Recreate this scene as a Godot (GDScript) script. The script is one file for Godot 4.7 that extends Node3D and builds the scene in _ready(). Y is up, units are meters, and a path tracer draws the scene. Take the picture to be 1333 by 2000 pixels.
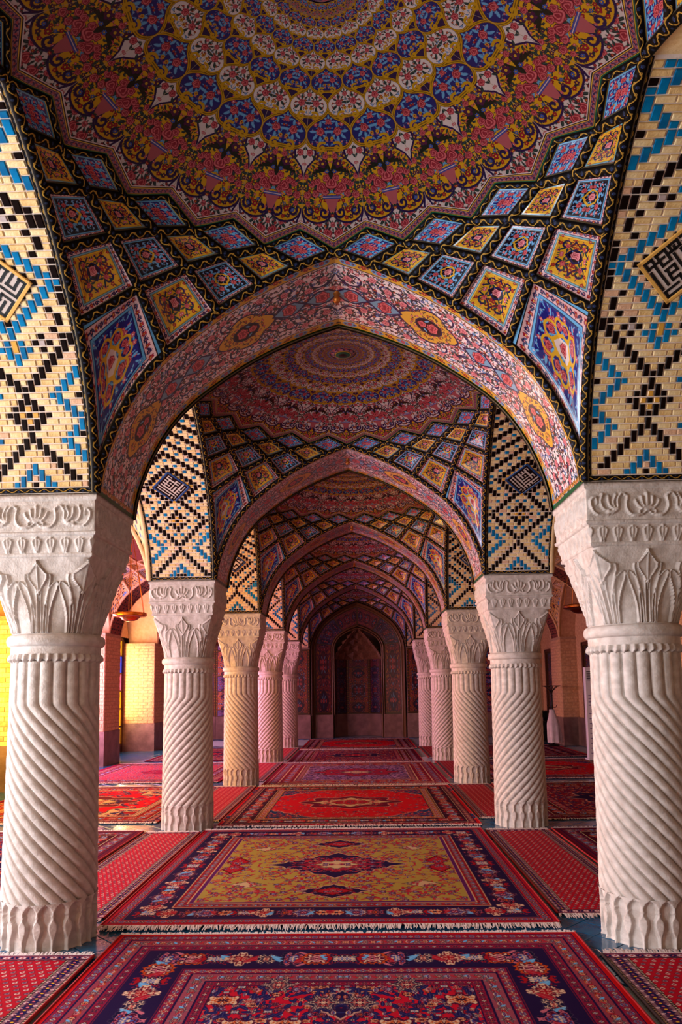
extends Node3D
# A vaulted prayer hall on a four metre grid: spiral columns, brick mosaic arches, painted tile vaults, carpets.
# x to the right, y up, the nave runs along -z. Column pairs stand at x = -2 and 2, every four metres.

const SPRING := 2.95          # height at which the arches begin
const ARCH := [[1.0, 2.95], [0.985, 3.12], [0.955, 3.28], [0.90, 3.49], [0.82, 3.70], [0.71, 3.895], [0.5, 4.15], [0.31, 4.325], [0.13, 4.45], [0.0, 4.52]]
const BAYS := [2, 1, 0, -1, -2, -3, -4]     # bay b lies between z = 4b - 4 and z = 4b; the viewer stands in bay 2
const ORDINAL := {-1: "nearest", 0: "first", 1: "second", 2: "third", 3: "fourth", 4: "fifth", 5: "sixth", 6: "seventh", 7: "eighth"}

const EXPOSURE := 2.05

# light through the stained glass, by bay: [colour, energy, offset along the wall, height, width, height of the glass]
const WINDOW_LIGHT := {
	2: [[Color(0.96, 0.97, 1.0), 25.0, 0.1, 1.95, 2.8, 2.1]],
	1: [[Color(0.96, 0.96, 1.0), 22.5, 0.1, 1.95, 2.8, 2.1]],
	0: [[Color(1.0, 0.88, 0.92), 19.0, 0.1, 1.95, 2.8, 2.1]],
	-1: [[Color(1.0, 0.74, 0.32), 17.0, 0.1, 1.95, 2.8, 2.1]],
	-2: [[Color(1.0, 0.72, 0.90), 19.0, 0.1, 1.95, 2.8, 2.1]],
	-3: [[Color(1.0, 0.64, 0.82), 9.0, 0.5, 1.95, 1.8, 2.1], [Color(1.0, 0.82, 0.56), 5.0, -0.9, 1.95, 0.8, 2.1]],
	-4: [[Color(1.0, 0.66, 0.84), 7.0, 0.1, 1.95, 2.8, 2.1]],
}
const WINDOW_GLASS := {
	2: ["glass_white", "glass_yellow", "glass_white", "glass_pink"],
	1: ["glass_white", "glass_yellow", "glass_white", "glass_pink"],
	0: ["glass_pink", "glass_yellow", "glass_white", "glass_red"],
	-1: ["glass_yellow", "glass_yellow", "glass_green", "glass_white"],
	-2: ["glass_pink", "glass_yellow", "glass_pink", "glass_blue"],
	-3: ["glass_yellow", "glass_yellow", "glass_blue", "glass_yellow", "glass_pink"],
	-4: ["glass_pink", "glass_red", "glass_white", "glass_pink"],
}

var M := {}
var taken := {}
var rng := RandomNumberGenerator.new()
var disc_cache := {}
var flip_cache := {}
var S := {}


func _ready() -> void:
	rng.seed = 11
	set_view()
	set_daylight()
	make_stamps()
	make_materials()
	build_shell()
	build_columns()
	build_arches()
	build_vaults()
	build_end_wall()
	build_side_walls()
	build_carpets()
	build_lamps()
	build_small_things()


# ---------------------------------------------------------------- camera, light

func set_view() -> void:
	var f := 1456.13
	var pitch := 0.114
	var roll := -0.0151
	var yaw := -0.0265
	var cam := Camera3D.new()
	cam.name = "camera"
	add_child(cam)
	var right0 := Vector3(cos(yaw), 0, sin(yaw))
	var fwd_flat := Vector3(sin(yaw), 0, -cos(yaw))
	var up0 := UP_() * cos(pitch) - fwd_flat * sin(pitch)
	var fwd := fwd_flat * cos(pitch) + UP_() * sin(pitch)
	var right := right0 * cos(roll) + up0 * sin(roll)
	var up := up0 * cos(roll) - right0 * sin(roll)
	cam.transform = Transform3D(Basis(right, up, -fwd), Vector3(0.136, 1.646, 5.166))
	cam.projection = Camera3D.PROJECTION_FRUSTUM
	cam.near = 0.05
	cam.far = 120.0
	cam.size = 0.05 * 2000.0 / f
	cam.frustum_offset = Vector2(-0.5, 176.15) / f * 0.05
	cam.current = true


func UP_() -> Vector3:
	return Vector3(0, 1, 0)


func set_daylight() -> void:
	var e := Environment.new()
	e.background_mode = Environment.BG_SKY
	var sky := Sky.new()
	var sm := ProceduralSkyMaterial.new()
	sm.sky_top_color = Color(0.35, 0.55, 0.85)
	sm.sky_horizon_color = Color(0.8, 0.85, 0.9)
	sm.ground_bottom_color = Color(0.4, 0.36, 0.3)
	sm.ground_horizon_color = Color(0.7, 0.68, 0.64)
	sky.sky_material = sm
	e.sky = sky
	e.tonemap_mode = Environment.TONE_MAPPER_LINEAR
	e.tonemap_exposure = EXPOSURE
	e.sdfgi_enabled = true
	e.ssao_enabled = true
	e.ssil_enabled = true
	var we := WorldEnvironment.new()
	we.name = "daylight"
	we.environment = e
	add_child(we)
	# one soft light just inside each stained glass window of the left wall, as large as its glass
	for b in WINDOW_LIGHT:
		for row in WINDOW_LIGHT[b]:
			var a := AreaLight3D.new()
			a.name = "window_glow"
			a.light_color = row[0]
			a.light_energy = row[1]
			a.area_size = Vector2(row[4], row[5])
			a.area_range = 60.0
			a.area_attenuation = 2.0
			a.shadow_enabled = true
			add_child(a, true)
			a.position = Vector3(-6.42, row[3], 4.0 * b - 2.0 + row[2])
			a.rotation = Vector3(0, -PI / 2, 0)


# ---------------------------------------------------------------- naming and mesh helpers

func numbered(called: String) -> String:
	if not taken.has(called):
		taken[called] = 0
		return called
	taken[called] += 1
	return "%s_%03d" % [called, taken[called]]


func thing(called: String, label: String, category: String, at := Vector3.ZERO, group := "", kind := "") -> Node3D:
	var o := Node3D.new()
	o.name = numbered(called)
	add_child(o)
	o.position = at
	tag(o, label, category, group, kind)
	return o


func tag(o: Node, label: String, category: String, group := "", kind := "") -> void:
	o.set_meta("label", label)
	o.set_meta("category", category)
	if group:
		o.set_meta("group", group)
	if kind:
		o.set_meta("kind", kind)


func part(parent: Node, called: String, mesh: Mesh, m: Material, xf := Transform3D()) -> MeshInstance3D:
	var o := MeshInstance3D.new()
	o.name = called
	o.mesh = mesh
	o.material_override = m
	o.transform = xf
	parent.add_child(o, true)
	return o


func stuff(parent: Node, called: String, mesh: Mesh, m: Material) -> MeshInstance3D:
	var o := part(parent, called, mesh, m)
	o.set_meta("kind", "stuff")
	return o


class MB:
	var v := PackedVector3Array()
	var n := PackedVector3Array()
	var t := PackedVector2Array()
	var ix := PackedInt32Array()

	func quad(a: Vector3, b: Vector3, c: Vector3, d: Vector3, ua := Vector2(0, 1), ub := Vector2(1, 1), uc := Vector2(1, 0), ud := Vector2(0, 0)) -> void:
		var k := v.size()
		var nn := (c - a).cross(d - b).normalized()
		v.append(a); v.append(b); v.append(c); v.append(d)
		for q in 4:
			n.append(nn)
		t.append(ua); t.append(ub); t.append(uc); t.append(ud)
		ix.append_array(PackedInt32Array([k, k + 2, k + 1, k, k + 3, k + 2]))

	func tri(a: Vector3, b: Vector3, c: Vector3, ua := Vector2(0, 1), ub := Vector2(1, 1), uc := Vector2(0.5, 0)) -> void:
		var k := v.size()
		var nn := (b - a).cross(c - a).normalized()
		v.append(a); v.append(b); v.append(c)
		for q in 3:
			n.append(nn)
		t.append(ua); t.append(ub); t.append(uc)
		ix.append_array(PackedInt32Array([k, k + 2, k + 1]))

	# rows x cols points, row by row; outward is (next column) x (next row) unless turned
	func grid(p: PackedVector3Array, rows: int, cols: int, uv: PackedVector2Array, turned := false, ring := false) -> void:
		var k := v.size()
		for i in rows:
			for j in cols:
				var j0: int = j - 1
				var j1: int = j + 1
				if ring:
					if j0 < 0:
						j0 = cols - 2
					if j1 > cols - 1:
						j1 = 1
				else:
					j0 = maxi(j0, 0)
					j1 = mini(j1, cols - 1)
				var du := p[i * cols + j1] - p[i * cols + j0]
				var dv := p[mini(i + 1, rows - 1) * cols + j] - p[maxi(i - 1, 0) * cols + j]
				var nn := du.cross(dv).normalized()
				v.append(p[i * cols + j])
				n.append(-nn if turned else nn)
				t.append(uv[i * cols + j])
		for i in rows - 1:
			for j in cols - 1:
				var a := k + i * cols + j
				var b := a + 1
				var c := b + cols
				var d := a + cols
				if turned:
					ix.append_array(PackedInt32Array([a, b, c, a, c, d]))
				else:
					ix.append_array(PackedInt32Array([a, c, b, a, d, c]))

	func box(c: Vector3, s: Vector3, bs := Basis()) -> void:
		var x := bs.x * s.x * 0.5
		var y := bs.y * s.y * 0.5
		var z := bs.z * s.z * 0.5
		quad(c - x - y + z, c + x - y + z, c + x + y + z, c - x + y + z)
		quad(c + x - y - z, c - x - y - z, c - x + y - z, c + x + y - z)
		quad(c + x - y + z, c + x - y - z, c + x + y - z, c + x + y + z)
		quad(c - x - y - z, c - x - y + z, c - x + y + z, c - x + y - z)
		quad(c - x + y + z, c + x + y + z, c + x + y - z, c - x + y - z)
		quad(c - x - y - z, c + x - y - z, c + x - y + z, c - x - y + z)

	# a block with its front (+z) edges chamfered
	func block(c: Vector3, s: Vector3, ch: float, bs := Basis()) -> void:
		var o := []
		for q in [[-1, -1], [1, -1], [1, 1], [-1, 1]]:
			var base: Vector3 = c + bs.x * s.x * 0.5 * q[0] + bs.y * s.y * 0.5 * q[1]
			o.append([base - bs.z * s.z * 0.5, base + bs.z * (s.z * 0.5 - ch), base + bs.z * s.z * 0.5 - bs.x * ch * q[0] - bs.y * ch * q[1]])
		quad(o[0][2], o[1][2], o[2][2], o[3][2])
		for k in 4:
			var m: int = (k + 1) % 4
			quad(o[k][1], o[m][1], o[m][2], o[k][2])
			quad(o[k][0], o[m][0], o[m][1], o[k][1])

	func tube(pts: PackedVector3Array, r: float, sides := 6) -> void:
		var p := PackedVector3Array()
		var uv := PackedVector2Array()
		for i in pts.size():
			var d := (pts[mini(i + 1, pts.size() - 1)] - pts[maxi(i - 1, 0)]).normalized()
			var a := d.cross(Vector3(0.13, 0.31, 0.94)).normalized()
			if absf(d.z) > 0.9:
				a = d.cross(Vector3(0, 1, 0)).normalized()
			var b := d.cross(a)
			for j in sides + 1:
				var w := TAU * j / sides
				p.append(pts[i] + (a * cos(w) + b * sin(w)) * r)
				uv.append(Vector2(float(j) / sides, i))
		grid(p, pts.size(), sides + 1, uv, false, true)

	func lathe(prof: PackedVector2Array, seg: int, c := Vector3.ZERO) -> void:
		var p := PackedVector3Array()
		var uv := PackedVector2Array()
		for i in prof.size():
			for j in seg + 1:
				var w := TAU * j / seg
				p.append(c + Vector3(cos(w) * prof[i].x, prof[i].y, -sin(w) * prof[i].x))
				uv.append(Vector2(float(j) / seg, float(i) / prof.size()))
		grid(p, prof.size(), seg + 1, uv, false, true)

	func mesh() -> ArrayMesh:
		var arr := []
		arr.resize(Mesh.ARRAY_MAX)
		arr[Mesh.ARRAY_VERTEX] = v
		arr[Mesh.ARRAY_NORMAL] = n
		arr[Mesh.ARRAY_TEX_UV] = t
		arr[Mesh.ARRAY_INDEX] = ix
		var m := ArrayMesh.new()
		m.add_surface_from_arrays(Mesh.PRIMITIVE_TRIANGLES, arr)
		return m


func box_mesh(s: Vector3) -> ArrayMesh:
	var b := MB.new()
	b.box(Vector3.ZERO, s)
	return b.mesh()


func smooth(a: float, b: float, x: float) -> float:
	return smoothstep(a, b, x)


func seg_dist(p: Vector2, a: Vector2, b: Vector2) -> float:
	var ab := b - a
	var k := clampf((p - a).dot(ab) / maxf(ab.length_squared(), 1e-9), 0.0, 1.0)
	return p.distance_to(a + ab * k)


# the arch: distance from its middle as a share of the half span -> height
var arch_pts := PackedVector3Array()     # (lateral, height, half thickness) along half an arch, from the springing to the apex
var arch_len := PackedFloat32Array()     # arc length up to each of them

func make_arch() -> void:
	var key: Array = ARCH
	var steps := 6
	for i in key.size() - 1:
		for s in steps:
			var k := float(s) / steps
			var p0 := Vector2(key[maxi(i - 1, 0)][0], key[maxi(i - 1, 0)][1])
			var p1 := Vector2(key[i][0], key[i][1])
			var p2 := Vector2(key[i + 1][0], key[i + 1][1])
			var j: int = mini(i + 2, key.size() - 1)
			var p3 := Vector2(key[j][0], key[j][1])
			if i == 0:
				p0 = p1 - Vector2(0, 0.15)
			if i + 2 > key.size() - 1:
				p3 = p2 * 2.0 - p1
			var q := p1.cubic_interpolate(p2, p0, p3, k)
			arch_pts.append(Vector3(q.x * 1.6, q.y, half_thick(q.x)))
	arch_pts.append(Vector3(0, key[-1][1], half_thick(0)))
	var run := 0.0
	for i in arch_pts.size():
		if i > 0:
			run += Vector2(arch_pts[i].x - arch_pts[i - 1].x, arch_pts[i].y - arch_pts[i - 1].y).length()
		arch_len.append(run)


func half_thick(u: float) -> float:
	return 0.40 + 0.11 * (1.0 - clampf(u, 0, 1))


func arch_height(lateral: float) -> float:
	for i in arch_pts.size() - 1:
		if arch_pts[i + 1].x <= lateral:
			var k := (arch_pts[i].x - lateral) / maxf(arch_pts[i].x - arch_pts[i + 1].x, 1e-6)
			return lerpf(arch_pts[i].y, arch_pts[i + 1].y, clampf(k, 0, 1))
	return arch_pts[-1].y


func arch_at(s: float) -> Array:      # point (lateral, height, half thickness) and tangent at arc length s
	var i := 0
	while i < arch_len.size() - 2 and arch_len[i + 1] < s:
		i += 1
	var k := (s - arch_len[i]) / maxf(arch_len[i + 1] - arch_len[i], 1e-6)
	var d := (arch_pts[i + 1] - arch_pts[i])
	return [arch_pts[i].lerp(arch_pts[i + 1], k), Vector2(d.x, d.y).normalized()]


# ---------------------------------------------------------------- painting of flat patterns

func canvas(w: int, h: int, c: Color) -> Image:
	var im := Image.create_empty(w, h, false, Image.FORMAT_RGBA8)
	im.fill(c)
	return im


func disc(r: int, c: Color) -> Image:
	var key := "%d %s" % [r, c.to_html()]
	if not disc_cache.has(key):
		var im := canvas(2 * r + 1, 2 * r + 1, Color(c, 0))
		for y in 2 * r + 1:
			for x in 2 * r + 1:
				var d := Vector2(x - r, y - r).length()
				im.set_pixel(x, y, Color(c, clampf(r + 0.5 - d, 0, 1) * c.a))
		disc_cache[key] = im
	return disc_cache[key]


func put(im: Image, s: Image, x: float, y: float) -> void:
	var w := s.get_width()
	var h := s.get_height()
	im.blend_rect(s, Rect2i(0, 0, w, h), Vector2i(roundi(x - w * 0.5), roundi(y - h * 0.5)))


func stroke(im: Image, pts: Array, r: int, c: Color) -> void:
	var d := disc(r, c)
	for i in pts.size() - 1:
		var a: Vector2 = pts[i]
		var b: Vector2 = pts[i + 1]
		var n := maxi(1, ceili(a.distance_to(b) / maxf(1.0, r * 0.7)))
		for k in n + 1:
			var p := a.lerp(b, float(k) / n)
			put(im, d, p.x + 0.5, p.y + 0.5)


func poly(im: Image, pts: Array, c: Color) -> void:
	var lo := 1e9
	var hi := -1e9
	for p in pts:
		lo = minf(lo, p.y)
		hi = maxf(hi, p.y)
	for y in range(maxi(0, floori(lo)), mini(im.get_height(), ceili(hi))):
		var xs := []
		var yy := y + 0.5
		for i in pts.size():
			var a: Vector2 = pts[i]
			var b: Vector2 = pts[(i + 1) % pts.size()]
			if (a.y <= yy) != (b.y <= yy):
				xs.append(a.x + (b.x - a.x) * (yy - a.y) / (b.y - a.y))
		xs.sort()
		for k in range(0, xs.size() - 1, 2):
			var x0 := maxi(0, roundi(xs[k]))
			var x1 := mini(im.get_width(), roundi(xs[k + 1]))
			if x1 > x0:
				im.fill_rect(Rect2i(x0, y, x1 - x0, 1), c)


func mirror_x(im: Image) -> void:
	var w := im.get_width()
	var f := im.duplicate() as Image
	f.flip_x()
	im.blit_rect(f, Rect2i(w / 2, 0, w - w / 2, im.get_height()), Vector2i(w / 2, 0))


func mirror_y(im: Image) -> void:
	var h := im.get_height()
	var f := im.duplicate() as Image
	f.flip_y()
	im.blit_rect(f, Rect2i(0, h / 2, im.get_width(), h - h / 2), Vector2i(0, h / 2))


func spiral(c: Vector2, r0: float, turns: float, a0: float, hand: float) -> Array:
	var out := []
	var n := ceili(absf(turns) * 14)
	for k in n + 1:
		var q := float(k) / n
		out.append(c + Vector2.from_angle(a0 + hand * q * turns * TAU) * r0 * (1.0 - 0.85 * q))
	return out


func curve(p: Array, n := 8) -> Array:
	var out := []
	for i in p.size() - 1:
		var p0: Vector2 = p[maxi(i - 1, 0)]
		var p1: Vector2 = p[i]
		var p2: Vector2 = p[i + 1]
		var p3: Vector2 = p[mini(i + 2, p.size() - 1)]
		for k in n:
			out.append(p1.cubic_interpolate(p2, p0, p3, float(k) / n))
	out.append(p[-1])
	return out


func scaled(called: String, size: int) -> Image:
	var key := "%s@%d" % [called, size]
	if not S.has(key):
		var im := (S[called] as Image).duplicate() as Image
		var k := float(size) / maxi(im.get_width(), im.get_height())
		im.resize(maxi(2, roundi(im.get_width() * k)), maxi(2, roundi(im.get_height() * k)), Image.INTERPOLATE_BILINEAR)
		S[key] = im
	return S[key]


const GLAZE := Color(0.80, 0.78, 0.78)      # the dulled glaze over all the painted tiles
const YEL := Color(0.86, 0.66, 0.16)
const NAVY := Color(0.11, 0.09, 0.30)
const BLUE := Color(0.14, 0.24, 0.62)
const CYAN := Color(0.38, 0.66, 0.84)
const PALE := Color(0.88, 0.80, 0.78)
const PINK := Color(0.82, 0.40, 0.44)
const RED := Color(0.66, 0.11, 0.17)
const GREEN := Color(0.05, 0.42, 0.33)
const DARK := Color(0.06, 0.045, 0.05)
const LEAF := Color(0.09, 0.22, 0.20)
const PLUM := Color(0.33, 0.12, 0.24)


func rose_stamp(deep: Color, light: Color) -> Image:
	var n := 72
	var im := canvas(n, n, Color(deep, 0))
	for y in n:
		for x in n:
			var p := Vector2(x - n * 0.5 + 0.5, y - n * 0.5 + 0.5) / (n * 0.5)
			var a := p.angle()
			var r := p.length()
			var rim := 0.90 + 0.08 * cos(a * 5.0 + 0.6)
			if r > rim:
				continue
			var w := 0.5 + 0.5 * sin(r * 17.0 + a * 1.0 + 1.2 * sin(a * 3.0))
			var c := deep.lerp(light, clampf(w * 0.9 + (0.25 - p.y * 0.2) - 0.1, 0, 1))
			if r < 0.22:
				c = deep.lerp(light, 0.25)
			if r > rim - 0.09:
				c = deep.darkened(0.2)
			im.set_pixel(x, y, Color(c, clampf((rim - r) * 18.0, 0, 1)))
	return im


func bloom_stamp(petal: Color, core: Color, n_petals: int, edge: Color) -> Image:
	var n := 48
	var im := canvas(n, n, Color(petal, 0))
	for y in n:
		for x in n:
			var p := Vector2(x - n * 0.5 + 0.5, y - n * 0.5 + 0.5) / (n * 0.5)
			var a := p.angle()
			var r := p.length()
			var rim := 0.62 + 0.34 * absf(cos(a * n_petals * 0.5))
			if r > rim:
				continue
			var c := petal.lerp(edge, smoothstep(rim - 0.28, rim, r))
			if r < 0.26:
				c = core
			elif r < 0.34:
				c = edge
			im.set_pixel(x, y, Color(c, clampf((rim - r) * 12.0, 0, 1)))
	return im


func leaf_stamp(c: Color, ang: float, slim := 0.36) -> Image:
	var n := 48
	var im := canvas(n, n, Color(c, 0))
	for y in n:
		for x in n:
			var p := Vector2(x - n * 0.5 + 0.5, y - n * 0.5 + 0.5) / (n * 0.5)
			p = p.rotated(-ang)
			if absf(p.x) > 0.97:
				continue
			var w := slim * (1.0 - p.x * p.x) * (1.0 + 0.3 * p.x)
			if absf(p.y) < w:
				im.set_pixel(x, y, Color(c.lightened(0.18) if absf(p.y) < 0.05 else c, clampf((w - absf(p.y)) * 14.0, 0, 1)))
	return im


func boteh_stamp(body: Color, core: Color, edge: Color) -> Image:
	var im := canvas(40, 56, Color(body, 0))
	for y in 56:
		for x in 40:
			var p := Vector2(x - 19.5, y - 34.0)
			var tip := clampf((34.0 - y) / 32.0, 0, 1)
			p.x -= 10.0 * tip * tip
			var rim := 17.0 * (1.0 - tip) if y < 34 else sqrt(maxf(0.0, 17.0 * 17.0 - p.y * p.y * 0.75))
			var d := rim - absf(p.x)
			if d > 0:
				im.set_pixel(x, y, edge if d < 3.0 else (core if p.length() < 7 else body))
	return im


# a woven motif: colours in rings that wander with a folded noise, so that every petal differs a little in outline
func woven_stamp(seed_: int, palette: Array, folds: int, ragged: float, long := 1.0) -> Image:
	var n := 56
	var f := FastNoiseLite.new()
	f.seed = seed_
	f.frequency = 0.9
	f.fractal_octaves = 2
	var im := canvas(n, n, Color(palette[0], 0))
	for y in n:
		for x in n:
			var p := Vector2(x - n * 0.5 + 0.5, y - n * 0.5 + 0.5) / (n * 0.5)
			p.x *= long
			var a := absf(fposmod(p.angle() * folds / TAU + 0.5, 1.0) - 0.5) * 2.0
			if folds == 1:
				a = absf(p.angle()) / PI
			var r := p.length()
			var g := f.get_noise_2d(r * 4.0, a * 3.0 + seed_)
			var rim := 0.72 + ragged * (f.get_noise_2d(a * 4.0 + 9.0, 3.0) + 0.5 * cos(a * PI))
			if r > rim:
				continue
			var q := clampf(r / rim + g * 0.45, 0.0, 0.999)
			var c: Color = palette[int(q * palette.size())]
			im.set_pixel(x, y, c)
	return im


func make_stamps() -> void:
	S.rose = rose_stamp(Color(0.50, 0.08, 0.14), Color(0.90, 0.47, 0.48))
	S.rose_pale = rose_stamp(Color(0.62, 0.20, 0.28), Color(0.95, 0.66, 0.66))
	S.b_blue = bloom_stamp(Color(0.25, 0.42, 0.75), YEL, 6, NAVY)
	S.b_cyan = bloom_stamp(CYAN, PALE, 5, BLUE)
	S.b_red = bloom_stamp(RED, YEL, 5, Color(0.36, 0.05, 0.12))
	S.b_pink = bloom_stamp(PINK, PALE, 6, RED)
	S.b_pale = bloom_stamp(PALE, RED, 8, Color(0.62, 0.40, 0.42))
	S.b_yel = bloom_stamp(YEL, RED, 6, Color(0.5, 0.3, 0.08))
	S.b_plum = bloom_stamp(PLUM, YEL, 5, NAVY)
	S.b_navy = bloom_stamp(NAVY, PINK, 8, Color(0.05, 0.04, 0.14))
	S.b_cream = bloom_stamp(Color(0.86, 0.76, 0.58), Color(0.6, 0.1, 0.12), 8, Color(0.5, 0.35, 0.22))
	for k in 8:
		S["lf%d" % k] = leaf_stamp(LEAF, k * PI / 4)
		S["lc%d" % k] = leaf_stamp(CYAN, k * PI / 4)
		S["ly%d" % k] = leaf_stamp(YEL, k * PI / 4)
		S["ln%d" % k] = leaf_stamp(NAVY, k * PI / 4)
		S["lr%d" % k] = leaf_stamp(RED, k * PI / 4)
	var nv := Color(0.09, 0.06, 0.20)
	var cr := Color(0.84, 0.72, 0.58)
	var og := Color(0.74, 0.28, 0.10)
	var rd := Color(0.62, 0.06, 0.11)
	var bl := Color(0.26, 0.34, 0.62)
	var pk := Color(0.76, 0.40, 0.46)
	var wn := Color(0.30, 0.05, 0.16)
	var sets := [[cr, rd, nv, cr, nv], [og, nv, pk, wn, nv], [rd, cr, rd, wn, cr], [cr, bl, wn, pk, nv], [nv, og, cr, wn], [pk, wn, bl, cr, wn], [bl, cr, nv, rd], [wn, pk, cr, wn, og]]
	for k in sets.size():
		S["w%d" % k] = woven_stamp(300 + k * 17, sets[k], [6, 8, 4, 5, 2, 6, 4, 2][k], 0.22)
		S["v%d" % k] = woven_stamp(500 + k * 13, sets[(k + 3) % 8], 1 + k % 2, 0.40, 1.0 + 0.5 * (k % 3))
	S.boteh = boteh_stamp(Color(0.62, 0.36, 0.40), Color(0.25, 0.2, 0.3), Color(0.26, 0.06, 0.10))
	S.boteh_pale = boteh_stamp(Color(0.86, 0.66, 0.62), Color(0.45, 0.08, 0.12), Color(0.24, 0.08, 0.12))


# small flowers and leaves strewn over a rectangle, never closer than gap
func strew(im: Image, box: Rect2, n: int, kinds: Array, lo: int, hi: int, gap: float, r: RandomNumberGenerator, leaves := "lf") -> void:
	var done: Array[Vector2] = []
	for k in n * 4:
		if done.size() >= n:
			return
		var p := Vector2(r.randf_range(box.position.x, box.end.x), r.randf_range(box.position.y, box.end.y))
		var free := true
		for q in done:
			if q.distance_squared_to(p) < gap * gap:
				free = false
				break
		if not free:
			continue
		done.append(p)
		var s := r.randi_range(lo, hi)
		if leaves:
			var a := r.randi_range(0, 7)
			for m in 2:
				var w := (a + m * 3) % 8
				put(im, scaled("%s%d" % [leaves, w], maxi(6, int(s * 0.9))), p.x + cos(w * PI / 4) * s * 0.6, p.y + sin(w * PI / 4) * s * 0.6)
		put(im, scaled(kinds[r.randi_range(0, kinds.size() - 1)], s), p.x, p.y)


func posy(im: Image, x: float, y: float, s: float, r: RandomNumberGenerator, leaf := "lf") -> void:
	for k in 6:
		var w := (k * 3 + r.randi_range(0, 1)) % 8
		put(im, scaled("%s%d" % [leaf, w], int(s * 0.62)), x + cos(w * PI / 4) * s * 0.52, y + sin(w * PI / 4) * s * 0.52)
	put(im, scaled("rose", int(s * 0.7)), x, y)


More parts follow.
